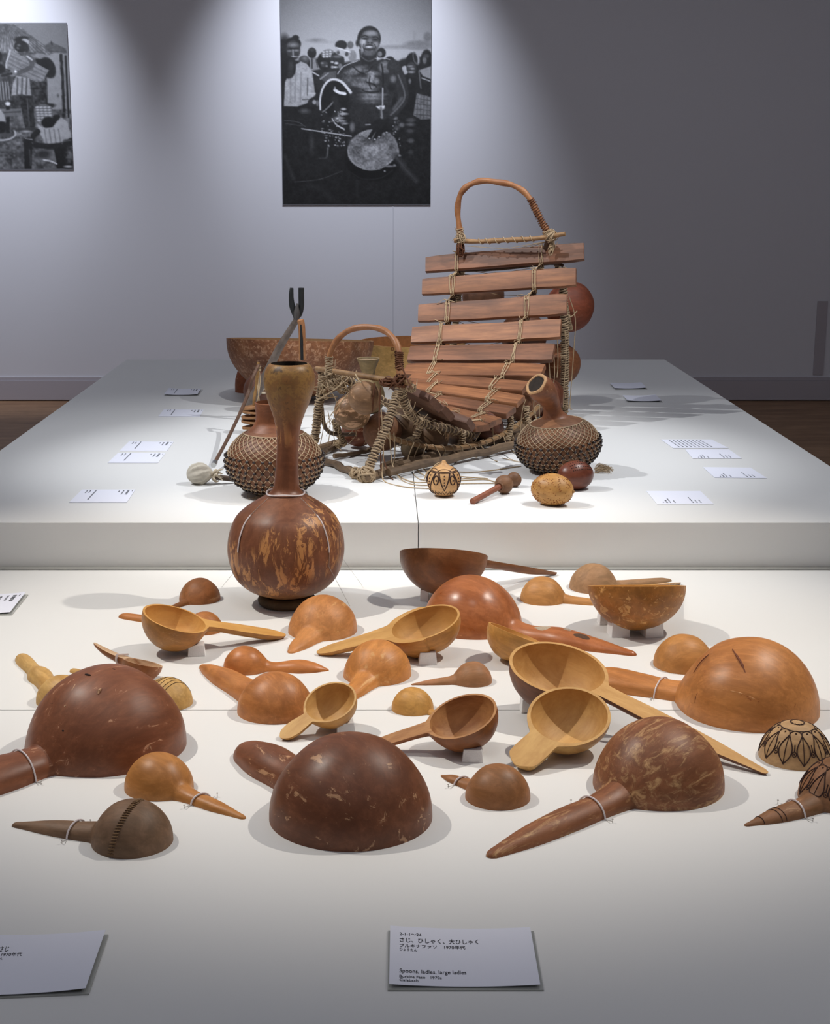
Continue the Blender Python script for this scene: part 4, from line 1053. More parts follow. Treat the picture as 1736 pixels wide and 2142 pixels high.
T, c, R = bowl('straight-sided yellow gourd basin partly hidden by the xylophone', 862, 714, 112, 6.55, 0, gm(61, 'dcb070', 'c89a58', rough=0.5), plain('basin_inside', (214,150,92), 0.8, var=.25), straight=True)
mb = MB(); p = K(821, 730, c.y-R*0.99); tube(mb, [p+Vector((0.006*math.cos(q), 0, 0.006*math.sin(q))) for q in [2*math.pi*i/12 for i in range(12)]], 0.0025, 5, closed=True); build('rim_hole', mb, plain('hole_edge', (130,84,44), 0.8), T)
# orange cup left of the big bowl
c = G(518, 823, UP); r = 29*mpp(c)
T = thing('gourd_cup', 'upturned orange-red gourd cup tucked behind the left foot of the huge bowl', 'cup', Vector((c.x, c.y+r, UP)))
build('shell', lathe(MB(), [(r, 0), (r*1.0, 0.03), (r*0.96, 0.055), (r*0.8, 0.085), (r*0.4, 0.098), (0.0005, 0.10)], Vector((c.x, c.y+r, UP)), n=40), gm(62, 'a85c3a', '8e4a2c', 'c49070', 0.3, rough=0.5), T)
# dark flared gourd standing behind the near crossbar
def flared():
    Y = 5.62; c = K(770, 750, Y); m = mpp(c); b = Vector((c.x, c.y, UP)); d = c.z-UP
    T = thing('flared_gourd', 'narrow gourd with a flared cup mouth standing behind the near handle of the xylophone', 'gourd', b)
    prof = smooth_prof([(0.0005, 0.0), (22*m, 0.004), (34*m, 0.04), (33*m, 0.085), (19*m, 0.13), (13*m, d-0.075), (15*m, d-0.045), (20*m, d-0.018), (24.5*m, d)], 4)
    build('body', lathe(MB(), prof+[(22*m, d+0.001), (19*m, d-0.01), (16.5*m, d-0.03), (14*m, d-0.04), (0.0005, d-0.042)], b, n=40), gm(63, '8d6f50', '6e543c', rough=0.6), T)
    mb = MB(); tube(mb, [b+Vector((23.2*m*math.cos(q), 23.2*m*math.sin(q), d)) for q in [2*math.pi*i/36 for i in range(36)]], 0.0022, 6, closed=True); build('rim', mb, plain('pale_rim', (168,142,112), 0.7), T)
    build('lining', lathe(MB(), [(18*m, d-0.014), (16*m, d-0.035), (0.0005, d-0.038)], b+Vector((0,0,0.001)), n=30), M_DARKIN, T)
flared()
# forked pole (harp) behind the vase
def harp():
    foot = G(512, 872, UP); foot.z = UP+0.012; top = K(621, 668, 5.38)
    T = thing('gourd_harp', 'gourd harp with slanting grey arm and black forked head behind the tall vase', 'harp', Vector((foot.x, foot.y, UP)))
    gw = wood_mat('grey_wood', '7c6e64', '564b44', axis=(1,1,1), seed=15, scale=30)
    P = spline([foot+Vector((0,0,0.01)), foot.lerp(top, 0.35), foot.lerp(top, 0.7)+Vector((-.006,0,0)), top], 6)
    build('arm', tube(MB(), P, [0.021-0.010*i/(len(P)-1) for i in range(len(P))], 12), gw, T)
    # second short strip with a dark inlay
    a = K(628, 668, 5.34); b = K(632, 752, 5.34)
    build('neck_strip', tube(MB(), spline([a, a.lerp(b, .25)+Vector((.004,0,0)), b], 6), [0.009]+[0.0125]*12, 8), wood_mat('orange_wood', 'a8754a', '8a5a36', axis=(1,1,1), seed=16), T)
    build('inlay', tube(MB(), [a.lerp(b, .12)+Vector((.002,-.0105,0)), a.lerp(b, .5)+Vector((.002,-.0115,0)), b+Vector((0,-.0115,0))], [0.003, 0.0055, 0.0055], 8), M_BLACK, T)
    m = mpp(top); q = lambda x, y: K(x, y, 5.36)
    fk = MB()
    tube(fk, spline([q(621,664), q(616,655), q(611,640), q(609,620), q(610,602)], 5), [6.5*m,7*m,7*m,6.5*m,6*m,6*m,6*m,6*m,6*m,6*m,6*m,6*m,5.6*m,5.5*m,5.2*m,5*m,5*m,4.6*m,4.3*m,4*m,3.5*m], 8)
    build('fork_prong', fk, M_BLACK, T)
    fk = MB(); tube(fk, spline([q(622,662), q(627,655), q(630,640), q(630,620), q(630,602)], 5), [6*m]*21, 8); build('fork_prong', fk, M_BLACK, T)
    build('fork_tip', tube(MB(), [q(620,668)+Vector((0,-.012,0)), q(621,652)+Vector((0,-.012,0)), q(622,634)+Vector((0,-.010,0))], [6*m, 6.5*m, 2*m], 8), plain('charred_wood', (70,66,64), 0.6, var=.3), T)
    cb = G(548, 866, UP); R = 42*mpp(cb); cb = cb+Vector((0, R, R*1.0)); cb.x += 0.0
    build('body', ball(MB(), cb, R, nu=32, nv=20, sc=(1, .9, 1)), gm(64, '6f4238', '58322a', rough=0.45), T)
    mb = MB()
    for i, (x, y) in enumerate(((546,806),(549,814),(551,822))):
        build('shell_bead', ball(MB(), K(x, y, cb.y-R*0.93), 0.009, nu=12, nv=8, sc=(1,.7,.6)), plain('cowrie_%d' % i, (196,180,156), 0.4), T)
harp()
def disc_rattle():
    foot = G(524, 908, UP); Y = foot.y+0.02; top = K(541, 757, Y+0.03); f = Vector((foot.x, Y, UP+0.004))
    T = thing('disc_rattle', 'forked stick rattle strung with calabash discs, left of the netted gourd neck', 'rattle', Vector((foot.x, Y, UP)))
    st = wood_mat('dark_stick', '6e4f3a', '4e3628', axis=(1,1,1), seed=17)
    build('stick', stick(MB(), f, top, 0.006, 0.005, 0.002), wood_mat('yellow_stick', 'a07845', '7c5a30', axis=(1,1,1), seed=18), T)
    for i, (y, w) in enumerate(((852,22),(861,21),(872,20),(882,20),(893,17))):
        c = K(527-i*0.8, y, Y); m = mpp(c)
        o = build('disc', lathe(MB(), [(0.0005,-.004),(w*m,-.004),(w*m*1.03,0),(w*m,.004),(0.0005,.004)], c, M=Matrix.Rotation(rnd(.12), 3, 'Y'), n=24, wob=0.05, seed=i), gm(70+i, 'a2724c', '7f5538', rough=0.7), T)
    cw_ = MB(); coil(cw_, [K(526, 897, Y), K(524, 909, Y)], 0.012, 5, 0.003); build('binding', cw_, M_RAW, T)
    for dx in (0, 4, -2):
        mb = MB(); tube(mb, spline([top+Vector((0,0,-.02)), K(540+dx, 800, Y+.02), K(541-dx, 850, Y), K(537, 880, Y)], 5), 0.0016, 5); build('cord', mb, M_CORD, T)
    mb = MB(); coil(mb, [top+Vector((0,0,-.015)), top+Vector((0,0,-.03))], 0.0065, 4, 0.002); build('binding', mb, M_CORD, T)
    # the long arm of the fork reaching down to the left
    e = G(447, 972, UP+0.02)
    P = spline([top+Vector((0,-.004,-.012)), K(529, 790, Y-.02), K(516, 832, Y-.05), e.lerp(K(516,832,Y-.05), .45)+Vector((.004,0,0)), e], 6)
    build('stick_arm', tube(MB(), P, [0.0062+rnd(.0005) for _ in P], 8), st, T)
    mb = MB(); d = (P[-1]-P[-4]).normalized(); tube(mb, [e-d*0.022, e+d*0.004], 0.0085, 12); build('ferrule', mb, plain('metal_ferrule', (190,190,188), 0.3, 0.9), T)
disc_rattle()
def mallet():
    c = G(420, 1000, UP+0.03); r = 24*mpp(c); c = G(418, 991, UP+r*0.92)
    T = thing('cloth_mallet', 'beater with a white cloth-wrapped head lying left of the netted gourd', 'mallet', Vector((c.x, c.y, UP)))
    v = MB(); ball(v, c, r, nu=40, nv=26, sc=(1.18, 1, 0.95))
    vs = []
    for p in v.v:
        d = Vector(p)-c; u = d.x/(r*1.18); k = 1-0.35*max(0, u-0.2)
        a = math.atan2(d.z, d.y); k2 = 1+0.09*math.sin(a*9+u*5+2*noise.noise(Vector(p)*30))+0.06*noise.noise(Vector(p)*60)
        vs.append(tuple(c+Vector((d.x, d.y*k*k2, d.z*k*k2))))
    v.v = vs; build('head', v, plain('white_cloth', (200,192,176), 0.9, bump=.3, bs=120, var=.12), T)
    mb = MB()
    n = c+Vector((r*1.15, -.004, -.004))
    for i in range(18):
        p = n+Vector((rnd(.005), rnd(.006), rnd(.01))); q = p+Vector((0.01+random.random()*.02, rnd(.02), rnd(.018))); q.z = max(q.z, UP+.002)
        tube(mb, spline([p, (p+q)/2+Vector((0,0,rnd(.008))), q], 4), [0.004, 0.004, 0.0038, 0.0035, 0.003, 0.003, 0.0025, 0.002, 0.001], 5)
    o = build('gathered_cloth', mb, plain('cloth_tail', (214,200,176), 0.9, var=.15), T); o['kind'] = 'stuff'
    mb = MB(); e = Vector((K(500, 985, n.y).x, n.y+0.02, UP+0.009)); tube(mb, [n+Vector((0,0,-.004)), e], [0.008, 0.008], 10); build('handle', mb, wood_mat('mallet_stick', '5e4a3a', '463629', axis=(1,1,1), seed=19), T)
mallet()
CLAMP[0] = None
# ------------------------------------------------------------------ printed photographs on the wall
class Canvas:
    def __init__(s, x0, x1, y0, y1, step, val):
        s.x = np.arange(x0, x1+step, step, dtype=float); s.y = np.arange(y0, y1+step, step, dtype=float)
        s.X, s.Y = np.meshgrid(s.x, s.y); s.a = np.full(s.X.shape, float(val))
        rng = np.random.RandomState(3); s.st = step
        def nz(k):
            h, w = s.X.shape; g = rng.rand(h//k+3, w//k+3)
            yi = np.arange(h)/k; xi = np.arange(w)/k; y0_ = yi.astype(int); x0_ = xi.astype(int); fy = (yi-y0_)[:, None]; fx = (xi-x0_)[None, :]
            a = g[np.ix_(y0_, x0_)]; b = g[np.ix_(y0_, x0_+1)]; c = g[np.ix_(y0_+1, x0_)]; d = g[np.ix_(y0_+1, x0_+1)]
            return (a*(1-fx)+b*fx)*(1-fy)+(c*(1-fx)+d*fx)*fy-0.5
        s.n1, s.n2, s.n3 = nz(2), nz(5), nz(14); s.nf = nz(1)
    def put(s, m, v, tex=0.0):
        vv = v + tex*(s.n1+s.n2)
        s.a = s.a*(1-m) + np.clip(vv, 0, 1)*m
    def ell(s, cx, cy, rx, ry, v, rot=0, soft=6, tex=0.04):
        r = math.radians(rot); dx = s.X-cx; dy = s.Y-cy
        u = dx*math.cos(r)+dy*math.sin(r); w = -dx*math.sin(r)+dy*math.cos(r)
        d = (np.sqrt((u/rx)**2+(w/ry)**2)-1)*min(rx, ry)
        s.put(np.clip(0.5-d/(2*soft), 0, 1), v, tex)
    def poly(s, pts, v, soft=6, tex=0.05):
        ins = np.zeros(s.X.shape, bool); d = np.full(s.X.shape, 1e9)
        n = len(pts)
        for i in range(n):
            x1, y1 = pts[i]; x2, y2 = pts[(i+1) % n]
            c = (y1 > s.Y) != (y2 > s.Y)
            if y1 != y2: ins ^= c & (s.X < (x2-x1)*(s.Y-y1)/(y2-y1)+x1)
            L = (x2-x1)**2+(y2-y1)**2; t = np.clip(((s.X-x1)*(x2-x1)+(s.Y-y1)*(y2-y1))/max(L, 1), 0, 1)
            d = np.minimum(d, np.hypot(s.X-x1-t*(x2-x1), s.Y-y1-t*(y2-y1)))
        d = np.where(ins, -d, d)
        s.put(np.clip(0.5-d/(2*soft), 0, 1), v, tex)
    def line(s, pts, w, v, soft=5, tex=0.03):
        P = spline([(x, y, 0) for x, y in pts], 4) if len(pts) > 2 else [Vector((x, y, 0)) for x, y in pts]
        w0, w1 = w if isinstance(w, tuple) else (w, w); n = len(P)-1
        m = np.zeros(s.X.shape)
        for i in range(n):
            x1, y1, x2, y2 = P[i].x, P[i].y, P[i+1].x, P[i+1].y
            L = (x2-x1)**2+(y2-y1)**2; t = np.clip(((s.X-x1)*(x2-x1)+(s.Y-y1)*(y2-y1))/max(L, 1), 0, 1)
            d = np.hypot(s.X-x1-t*(x2-x1), s.Y-y1-t*(y2-y1))-(w0+(w1-w0)*(i+t)/n)/2
            m = np.maximum(m, np.clip(0.5-d/(2*soft), 0, 1))
        s.put(m, v, tex)
def print_mesh(name, cv, place, parent, mat):
    h, w = cv.a.shape
    vs = [place(x, y) for y in cv.y for x in cv.x]
    off = ORG[parent.name]
    me = bpy.data.meshes.new(name); me.from_pydata([tuple(p-off) for p in vs], [], [(j*w+i, (j+1)*w+i, (j+1)*w+i+1, j*w+i+1) for j in range(h-1) for i in range(w-1)])
    col = me.color_attributes.new('print', 'FLOAT_COLOR', 'POINT')
    g = np.clip(cv.a + 0.03*cv.nf, 0, 1); g = np.where(g <= 0.04045, g/12.92, ((g+0.055)/1.055)**2.4)
    rgba = np.stack([g*0.97, g*0.98, g*1.03, np.ones_like(g)], -1).astype(np.float32).ravel(); col.data.foreach_set('color', rgba)
    me.materials.append(mat); o = bpy.data.objects.new(name, me); COL.objects.link(o); o.parent = parent
    return o
pm = bpy.data.materials.new('photo_print'); pm.use_nodes = True
at = pm.node_tree.nodes.new('ShaderNodeAttribute'); at.attribute_name = 'print'
pm.node_tree.links.new(at.outputs['Color'], pm.node_tree.nodes['Principled BSDF'].inputs['Base Color']); pm.node_tree.nodes['Principled BSDF'].inputs['Roughness'].default_value = 0.55
M_BOARD = plain('poster_board', (120,122,128), 0.6)
def photo_board(label, px0, px1, py0, py1, cv, X0, X1, Y0, Y1):
    a = K(px0, py1, WY-0.02); b = K(px1, py1, WY-0.02); t = K(px0, py0, WY-0.02)
    xl, xr, zb, zt = a.x, b.x, a.z, t.z
    T = thing('photo_board', label, 'photograph', Vector(((xl+xr)/2, WY-0.02, zb)))
    bevel_box('board', ((xl+xr)/2, WY-0.0045, (zb+zt)/2), (xr-xl, 0.006, zt-zb), M_BOARD, T, bw=0.001)
    place = lambda X, Y: Vector((xl+0.004+(xr-xl-0.008)*(X-X0)/(X1-X0), WY-0.008, zt-0.003-(zt-zb-0.009)*(Y-Y0)/(Y1-Y0)))
    print_mesh('print', cv, place, T, pm)
def main_photo():
    c = Canvas(95, 1575, -190, 2040, 7, 0.5)
    c.a = np.clip(0.40+0.30*(c.Y+190)/700, 0, 0.70) - 0.08*np.abs((c.X-835)/740)**2 + 0.01*c.n2
    for e in ((440,385,70,18,.45),(540,402,60,8,.58),(1450,430,130,45,.45),(1545,350,40,45,.42),(1412,330,10,36,.52),(1330,450,260,16,.5)): c.ell(*e, soft=14)
    c.poly([(80,560),(300,590),(460,560),(620,620),(860,580),(1230,600),(1330,560),(1600,540),(1600,2100),(80,2100)], 0.10, 14, 0.06)
    for e in ((130,600,90,260,.07),(1300,800,60,200,.09),(560,760,120,120,.12)): c.ell(*e, soft=16)
    # left youngsters
    c.ell(110,440,45,62,.10); c.ell(400,510,44,54,.09); c.ell(405,480,30,14,.2); c.ell(320,578,52,44,.22); c.ell(330,560,26,20,.4,soft=14)
    c.poly([(380,560),(440,570),(480,670),(380,690)],.5); c.line([(400,570),(400,660)],12,.1); c.line([(440,580),(455,650)],8,.15)
    c.ell(240,358,34,26,.06); c.ell(215,420,78,66,.07); c.ell(216,480,70,98,.20); c.ell(215,430,46,20,.45,soft=14); c.ell(180,490,22,10,.42); c.ell(245,485,24,10,.45); c.line([(212,480),(214,530)],14,.55); c.ell(215,545,34,5,.72); c.ell(215,560,30,4,.1); c.ell(190,463,22,6,.04); c.ell(245,463,20,6,.04)
    c.poly([(130,800),(210,640),(290,595),(350,620),(400,690),(430,930),(390,960),(350,1010),(250,1045),(115,1040)], .64, 6, 0.1)
    for x in (190, 235, 290): c.line([(x,700),(x-10,1000)], 10, .5, soft=8)
    c.line([(355,760),(350,930)],12,.35); c.line([(300,975),(355,972)],8,.25); c.ell(165,650,75,115,.08); c.ell(190,640,26,50,.2,soft=14); c.ell(180,720,30,30,.16,soft=12)
    c.line([(360,915),(430,910)],10,.75); c.ell(400,1000,45,40,.12); c.ell(420,1000,20,22,.6); c.ell(450,1010,14,30,.4)
    c.ell(690,432,60,48,.10); c.ell(780,430,32,36,.35); c.ell(800,540,40,60,.5)
    c.ell(520,590,66,90,.08); c.ell(555,515,62,42,.42,rot=-12)
    for i in range(3):
        for j in range(3): c.ell(515+i*34, 500+j*24-i*4, 12, 8, .75, soft=4)
    c.ell(520,620,36,30,.22); c.ell(500,610,14,8,.5); c.ell(545,640,10,10,.5)
    c.ell(650,590,72,95,.14); c.ell(700,505,82,38,.66,rot=22); c.line([(640,455),(780,500)],9,.85); c.ell(660,505,16,18,.3); c.ell(745,520,18,22,.25); c.ell(650,545,46,14,.35)
    for e in ((600,600,14,10,.7),(640,610,20,12,.75),(625,650,26,8,.85),(680,640,20,26,.4),(600,650,12,14,.6)): c.ell(*e)
    c.poly([(470,760),(520,700),(640,690),(640,760),(560,820)],.3); c.line([(480,770),(560,710)],10,.6); c.line([(405,700),(465,735)],14,.7)
    # right youngsters
    c.ell(1085,510,46,52,.10); c.ell(1072,520,22,26,.45); c.ell(1170,590,52,46,.12); c.ell(1300,640,36,60,.10); c.ell(1320,680,34,44,.65); c.ell(1395,600,66,95,.08); c.ell(1432,560,30,66,.62,rot=-14); c.ell(1424,560,18,56,.12,rot=-14)
    c.ell(1385,660,50,60,.20); c.ell(1375,640,26,8,.5); c.ell(1395,665,20,10,.55); c.ell(1385,700,26,6,.7); c.ell(1535,590,62,115,.10); c.ell(1515,580,20,36,.4); c.ell(1530,540,30,20,.25); c.poly([(1460,680),(1580,640),(1580,770),(1500,740)],.55); c.line([(1490,760),(1570,790)],10,.7)
    c.poly([(1280,760),(1340,740),(1440,760),(1420,900),(1440,1120),(1300,1060)],.07); c.ell(1370,790,14,26,.4); c.line([(1460,690),(1480,860)],14,.35)
    c.poly([(1440,910),(1580,950),(1580,1170),(1480,1175),(1405,1130)],.44,6,.12)
    for k in range(4): c.line([(1425-k*2,960+k*55),(1575,985+k*50)],5,.22); c.line([(1450+k*32,930),(1440+k*34,1160)],5,.28)
    for e in ((1380,1180,44,22,.3),(1375,1225,40,16,.36),(1375,1290,36,20,.28),(1380,1390,34,24,.32),(1380,1430,34,8,.1),(1380,1505,26,24,.22),(1290,1230,26,22,.4),(1225,1160,22,16,.5),(1240,1260,30,24,.28)): c.ell(*e, soft=10)
    # the drummer
    c.poly([(865,470),(1045,490),(1040,590),(1010,680),(920,690),(880,610)],.11)
    c.poly([(640,770),(660,700),(720,640),(860,585),(940,680),(1010,600),(1100,565),(1190,600),(1240,700),(1230,860),(1190,1000),(1180,1150),(1000,1250),(800,1250),(760,1100),(800,1000),(740,900),(650,860)], .15, 8, .05)
    for e in ((820,690,110,34,.34,-20),(880,800,120,55,.27,0),(1120,650,60,60,.30,20),(985,705,60,18,.42,10),(985,760,36,44,.46,0),(1035,790,30,26,.42,0),(900,830,60,20,.34,10),(975,850,50,10,.5,0),(960,880,40,8,.48,0),(1000,925,80,13,.5,0),(990,960,90,18,.42,0),(1010,1000,70,12,.28,0),(740,780,60,60,.22,0)): c.ell(e[0],e[1],e[2],e[3],min(1,e[4]*1.3),rot=e[5],soft=16,tex=.16)
    for l in (((800,640),(870,700),(920,715)),((1000,640),(960,690),(930,700)),((975,740),(965,810),(985,870)),((900,880),(960,900),(1060,895)),((940,800),(1010,820),(1040,850))): c.line(l,9,.05,soft=6)
    c.line([(652,720),(700,652),(780,612),(850,588)],8,.72,4); c.line([(1030,565),(1110,560),(1170,575)],6,.7,4); c.line([(1190,610),(1230,660),(1250,720)],7,.5,4)
    c.line([(1205,640),(1265,760),(1300,890),(1300,975),(1230,1080),(1130,1180)],(130,84),.16,8,.05)
    c.line([(1255,730),(1310,870),(1318,960),(1260,1050),(1180,1130)],(10,16),.42,8); c.ell(1205,770,26,34,.42,soft=14); c.line([(1210,1070),(1290,960)],26,.34,12); c.ell(1190,850,40,40,.08,soft=14)
    c.line([(1090,620),(1105,760),(1100,860)],12,.04); c.line([(1100,860),(1098,1030)],15,.62,4); c.ell(1085,1055,36,22,.75); c.line([(1040,1045),(1080,1060),(1115,1040)],12,.85); c.line([(1082,1060),(1086,1110),(1092,1155)],26,.5); c.line([(1075,1080),(1080,1140)],5,.1)
    c.ell(965,370,116,128,.05,rot=8); c.ell(968,405,98,124,.26,rot=6,soft=10); c.ell(968,470,70,60,.3,soft=20); c.ell(850,412,18,34,.22); c.ell(852,410,8,18,.05)
    for e in ((985,315,62,24,.5,0),(905,400,30,36,.55,0),(905,445,9,46,.75,12),(1032,425,28,26,.48,0),(975,395,20,26,.4,0),(965,515,42,18,.32,0),(920,360,14,8,.4,0),(1050,360,12,26,.3,0)): c.ell(e[0],e[1],e[2],e[3],e[4],rot=e[5],soft=12)
    c.line([(890,352),(925,338),(955,350)],9,.04); c.line([(1005,352),(1035,350),(1060,368)],9,.04); c.ell(925,368,24,8,.03); c.ell(1030,380,22,7,.03); c.ell(958,408,8,5,.04); c.ell(990,410,8,5,.04); c.line([(915,420),(905,450),(925,490)],7,.08); c.line([(1020,425),(1030,455),(1012,485)],7,.10)
    c.ell(965,455,50,28,.06); c.ell(965,450,40,11,.72); c.line([(925,462),(965,472),(1005,462)],4,.4); c.line([(925,485),(965,500),(1000,488)],10,.35); c.line([(880,540),(960,590),(1030,560)],8,.35,8)
    # moving arm, bracelet, belts
    c.ell(620,960,150,190,.06); c.line([(478,1075),(478,960),(510,850),(570,782),(640,775),(700,805),(750,860),(780,900)],(16,30),.82,5); c.line([(625,880),(670,905),(725,915)],30,.9); c.ell(625,860,10,16,.6)
    c.line([(500,1100),(560,1050),(612,992)],(8,14),.58,6); c.line([(620,960),(650,1080),(610,1160)],60,.13,14)
    for e in ((710,1070,26,12,.7),(705,1118,46,13,.66),(665,1160,50,14,.5),(690,1190,40,12,.62),(720,1215,34,10,.6)): c.ell(*e)
    c.line([(595,1165),(635,1225),(712,1272)],(10,16),.8,5); c.line([(120,1185),(250,1200),(330,1250)],6,.35); c.line([(130,1215),(300,1240)],5,.3); c.line([(290,1268),(500,1300),(785,1345)],(10,13),.72,4); c.ell(320,1090,50,22,.3,soft=14)
    rs = random.Random(5)
    for _ in range(70): c.ell(rs.uniform(490,720), rs.uniform(1090,1450), rs.uniform(4,12), rs.uniform(3,9), rs.uniform(.3,.8), soft=4)
    for _ in range(22): c.ell(rs.uniform(1190,1280), rs.uniform(1180,1560), rs.uniform(4,9), rs.uniform(4,8), rs.uniform(.3,.7), soft=4)
    c.ell(795,1250,26,44,.42,soft=12)
    # drum
    c.ell(1000,1590,275,215,.03,soft=14); c.ell(1000,1480,256,206,.55,rot=-12,soft=5,tex=.2)
    for e in ((880,1420,90,60,.42),(1100,1370,80,60,.44),(1050,1460,100,40,.62),(930,1560,110,50,.5),(820,1480,40,70,.4),(1180,1480,50,80,.4),(960,1390,60,26,.28)): c.ell(*e, soft=40, tex=.2)
    c.line([(750,1480),(770,1560),(850,1650),(960,1690),(1090,1670),(1200,1580)],5,.7)
    c.ell(1080,1240,90,70,.09); c.line([(1150,1180),(1040,1230),(940,1225)],44,.10); c.line([(930,1228),(975,1225)],12,.6)
    for a, b in (((1030,1260),(966,1362)), ((1060,1280),(1021,1370)), ((1090,1280),(1066,1345)), ((1120,1250),(1140,1300))): c.line([a, b], 38, .07, 6); c.ell(b[0], b[1]+6, 11, 8, .75, soft=4)
    for e in ((1255,1500,10,30,.6),(1268,1540,14,10,.7),(1165,1650,60,10,.5),(1120,1700,10,8,.7),(1220,1640,14,12,.5)): c.ell(*e)
    c.line([(1225,1540),(1330,1680),(1440,1800)],(50,30),.28,26); c.ell(390,1420,22,90,.22,soft=16); c.line([(550,1465),(535,1560),(460,1570)],(18,5),.4,8); c.line([(120,1550),(200,1770)],30,.2,18)
    c.line([(210,1810),(460,1785),(690,1700)],5,.34); c.line([(330,1850),(480,1880),(580,1990)],40,.16,26); c.ell(450,1640,200,70,.12,soft=50); c.line([(840,1800),(850,1960)],20,.15,12)
    c.line([(760,1700),(900,1780),(1080,1770),(1200,1690)],8,.16,6)
    photo_board('large black and white photograph of a bare-chested drummer before a crowd', 591, 900, -42, 429, c, 95, 1575, -200, 2040)
main_photo()
def side_photo():
    c = Canvas(-1280, 625, 190, 1455, 8, 0.42)
    c.a = 0.44+0.0001*(c.Y)+0.01*c.n2
    c.poly([(-1300,960),(700,930),(700,1500),(-1300,1500)],.36,10,.22)
    c.poly([(-300,470),(60,190),(200,190),(330,290),(430,380),(615,410),(625,445),(-300,480)],.42,5,.2)
    for i in range(26): c.line([(110+(i-13)*6,200),(110+(i-13)*38,470)],5,.26+.02*(i % 3),4)
    c.poly([(430,380),(490,345),(500,350),(615,405),(620,440),(440,430)],.3,5,.1); c.line([(495,345),(498,370)],8,.1)
    c.poly([(-1280,520),(-320,470),(-300,980),(-1280,990)],.34,8,.15)
    c.poly([(0,440),(440,440),(440,930),(0,930)],.22,8,.14); c.poly([(450,470),(520,440),(600,450),(600,930),(440,930)],.55,6,.04)
    for y in range(460, 960, 60): c.line([(575+rnd(6),y),(572+rnd(6),y+50)],26,.10 if (y//60)%2 else .16,5); c.ell(600,y+30,10,26,.5)
    c.line([(610,470),(612,1000)],16,.08); c.line([(440,960),(600,965)],8,.3); c.ell(530,812,8,14,.3)
    # musician on the left edge
    for k in range(0, 3):
        ox = -k*420
        c.ell(20+ox,410,32,26,.75); c.ell(25+ox,470,42,50,.09); c.poly([(-60+ox,500),(60+ox,520),(110+ox,600),(100+ox,680),(-60+ox,690)],.3,5,.15); c.ell(20+ox,580,70,46,.10)
        c.poly([(-60+ox,680),(110+ox,690),(130+ox,850),(-60+ox,860)],.5)
        for x in range(-50, 130, 24): c.line([(x+ox,690),(x+ox+6,850)],9,.14,4)
        c.line([(95+ox,900),(80+ox,1150)],34,.10); c.ell(95+ox,885,22,18,.85)
    c.line([(-120,1190),(0,1205),(90,1195),(145,1160),(140,1120)],14,.72); c.ell(20,1090,55,60,.09); c.poly([(-80,920),(0,900),(60,980),(70,1040),(-80,1040)],.62); c.ell(60,1160,60,20,.3)
    c.poly([(60,940),(200,930),(210,990),(60,1000)],.4); c.line([(60,960),(200,955)],8,.15)
    # standing man with board instrument
    c.ell(240,322,64,24,.10,rot=-8); c.ell(272,345,34,26,.62,rot=20); c.ell(232,385,58,52,.10); c.ell(215,375,14,10,.35); c.ell(205,400,10,8,.4); c.ell(280,400,22,40,.14)
    c.poly([(230,480),(270,440),(330,450),(400,520),(400,620),(250,660),(180,640)],.34,5,.14); c.ell(400,470,60,26,.5,rot=10); c.ell(455,570,62,95,.10,rot=-20); c.poly([(350,490),(460,500),(500,560),(480,640),(380,600)],.08)
    c.poly([(140,425),(170,430),(462,590),(392,712),(98,575)],.46,4,.1)
    for k in range(8): c.line([(145-k*5,450+k*16),(290-k*5,520+k*17+rnd(8)),(440-k*6,600+k*14)],5,.36 if k % 2 else .54,4)
    c.line([(140,418),(104,520),(98,570)],12,.75); c.line([(300,480),(320,550),(240,600),(150,622)],(44,36),.3,6); c.line([(280,470),(320,500)],16,.7); c.ell(150,622,34,24,.45); c.ell(176,603,10,10,.95); c.line([(60,640),(140,620)],20,.15)
    c.poly([(180,640),(290,660),(302,825),(220,800),(128,812),(150,700)],.58,5,.1)
    for x in (190, 230, 268): c.line([(x,660),(x-12,800)],12,.25,6)
    c.poly([(196,820),(312,810),(322,1095),(232,1095),(215,980)],.14,5,.14); c.line([(262,840),(270,1080)],10,.3); c.ell(220,1115,72,16,.2); c.ell(290,1105,40,14,.2); c.ell(240,1128,40,10,.6); c.poly([(310,700),(440,680),(435,890),(330,900)],.16,6,.2)
    # seated man in the foreground
    c.ell(430,905,72,24,.14,rot=-6); c.ell(400,960,84,74,.36,rot=6)
    for k in range(6):
        for j in range(4): c.ell(345+j*34+k*2, 915+k*23, 15, 7, .72, rot=-8, soft=4)
    c.ell(440,1050,64,52,.05); c.ell(508,1010,36,32,.07); c.poly([(340,1065),(400,1100),(470,1090),(545,1000),(600,1040),(632,1190),(560,1200),(540,1270),(400,1260),(380,1190),(350,1130)],.64,6,.06)
    for x in (400, 440, 480, 520): c.line([(x,1110),(x+14,1240)],8,.42,6)
    c.line([(628,1220),(560,1250),(430,1262),(290,1240)],(70,44),.12,6); c.line([(620,1205),(560,1215),(545,1235)],10,.35); c.ell(262,1215,52,36,.13); c.line([(230,1190),(290,1200)],6,.6); c.line([(240,1225),(290,1232)],6,.5); c.line([(340,1130),(300,1170)],50,.12)
    c.line([(250,1240),(240,1460)],(74,60),.11,6); c.line([(262,1290),(262,1430)],8,.3); c.poly([(470,1280),(630,1270),(630,1460),(490,1460)],.08); c.poly([(300,1290),(470,1290),(490,1400),(390,1390)],.4,6,.1); c.line([(380,1380),(440,1392),(490,1415)],12,.85); c.ell(380,1330,60,34,.2,soft=14)
    c.ell(600,1340,30,60,.3,soft=20,tex=.3); c.ell(590,1440,34,10,.7)
    photo_board('smaller black and white photograph of musicians by thatched huts, cut by the left edge', -310, 152, 47, 355, c, -1280, 625, 185, 1460)
side_photo()

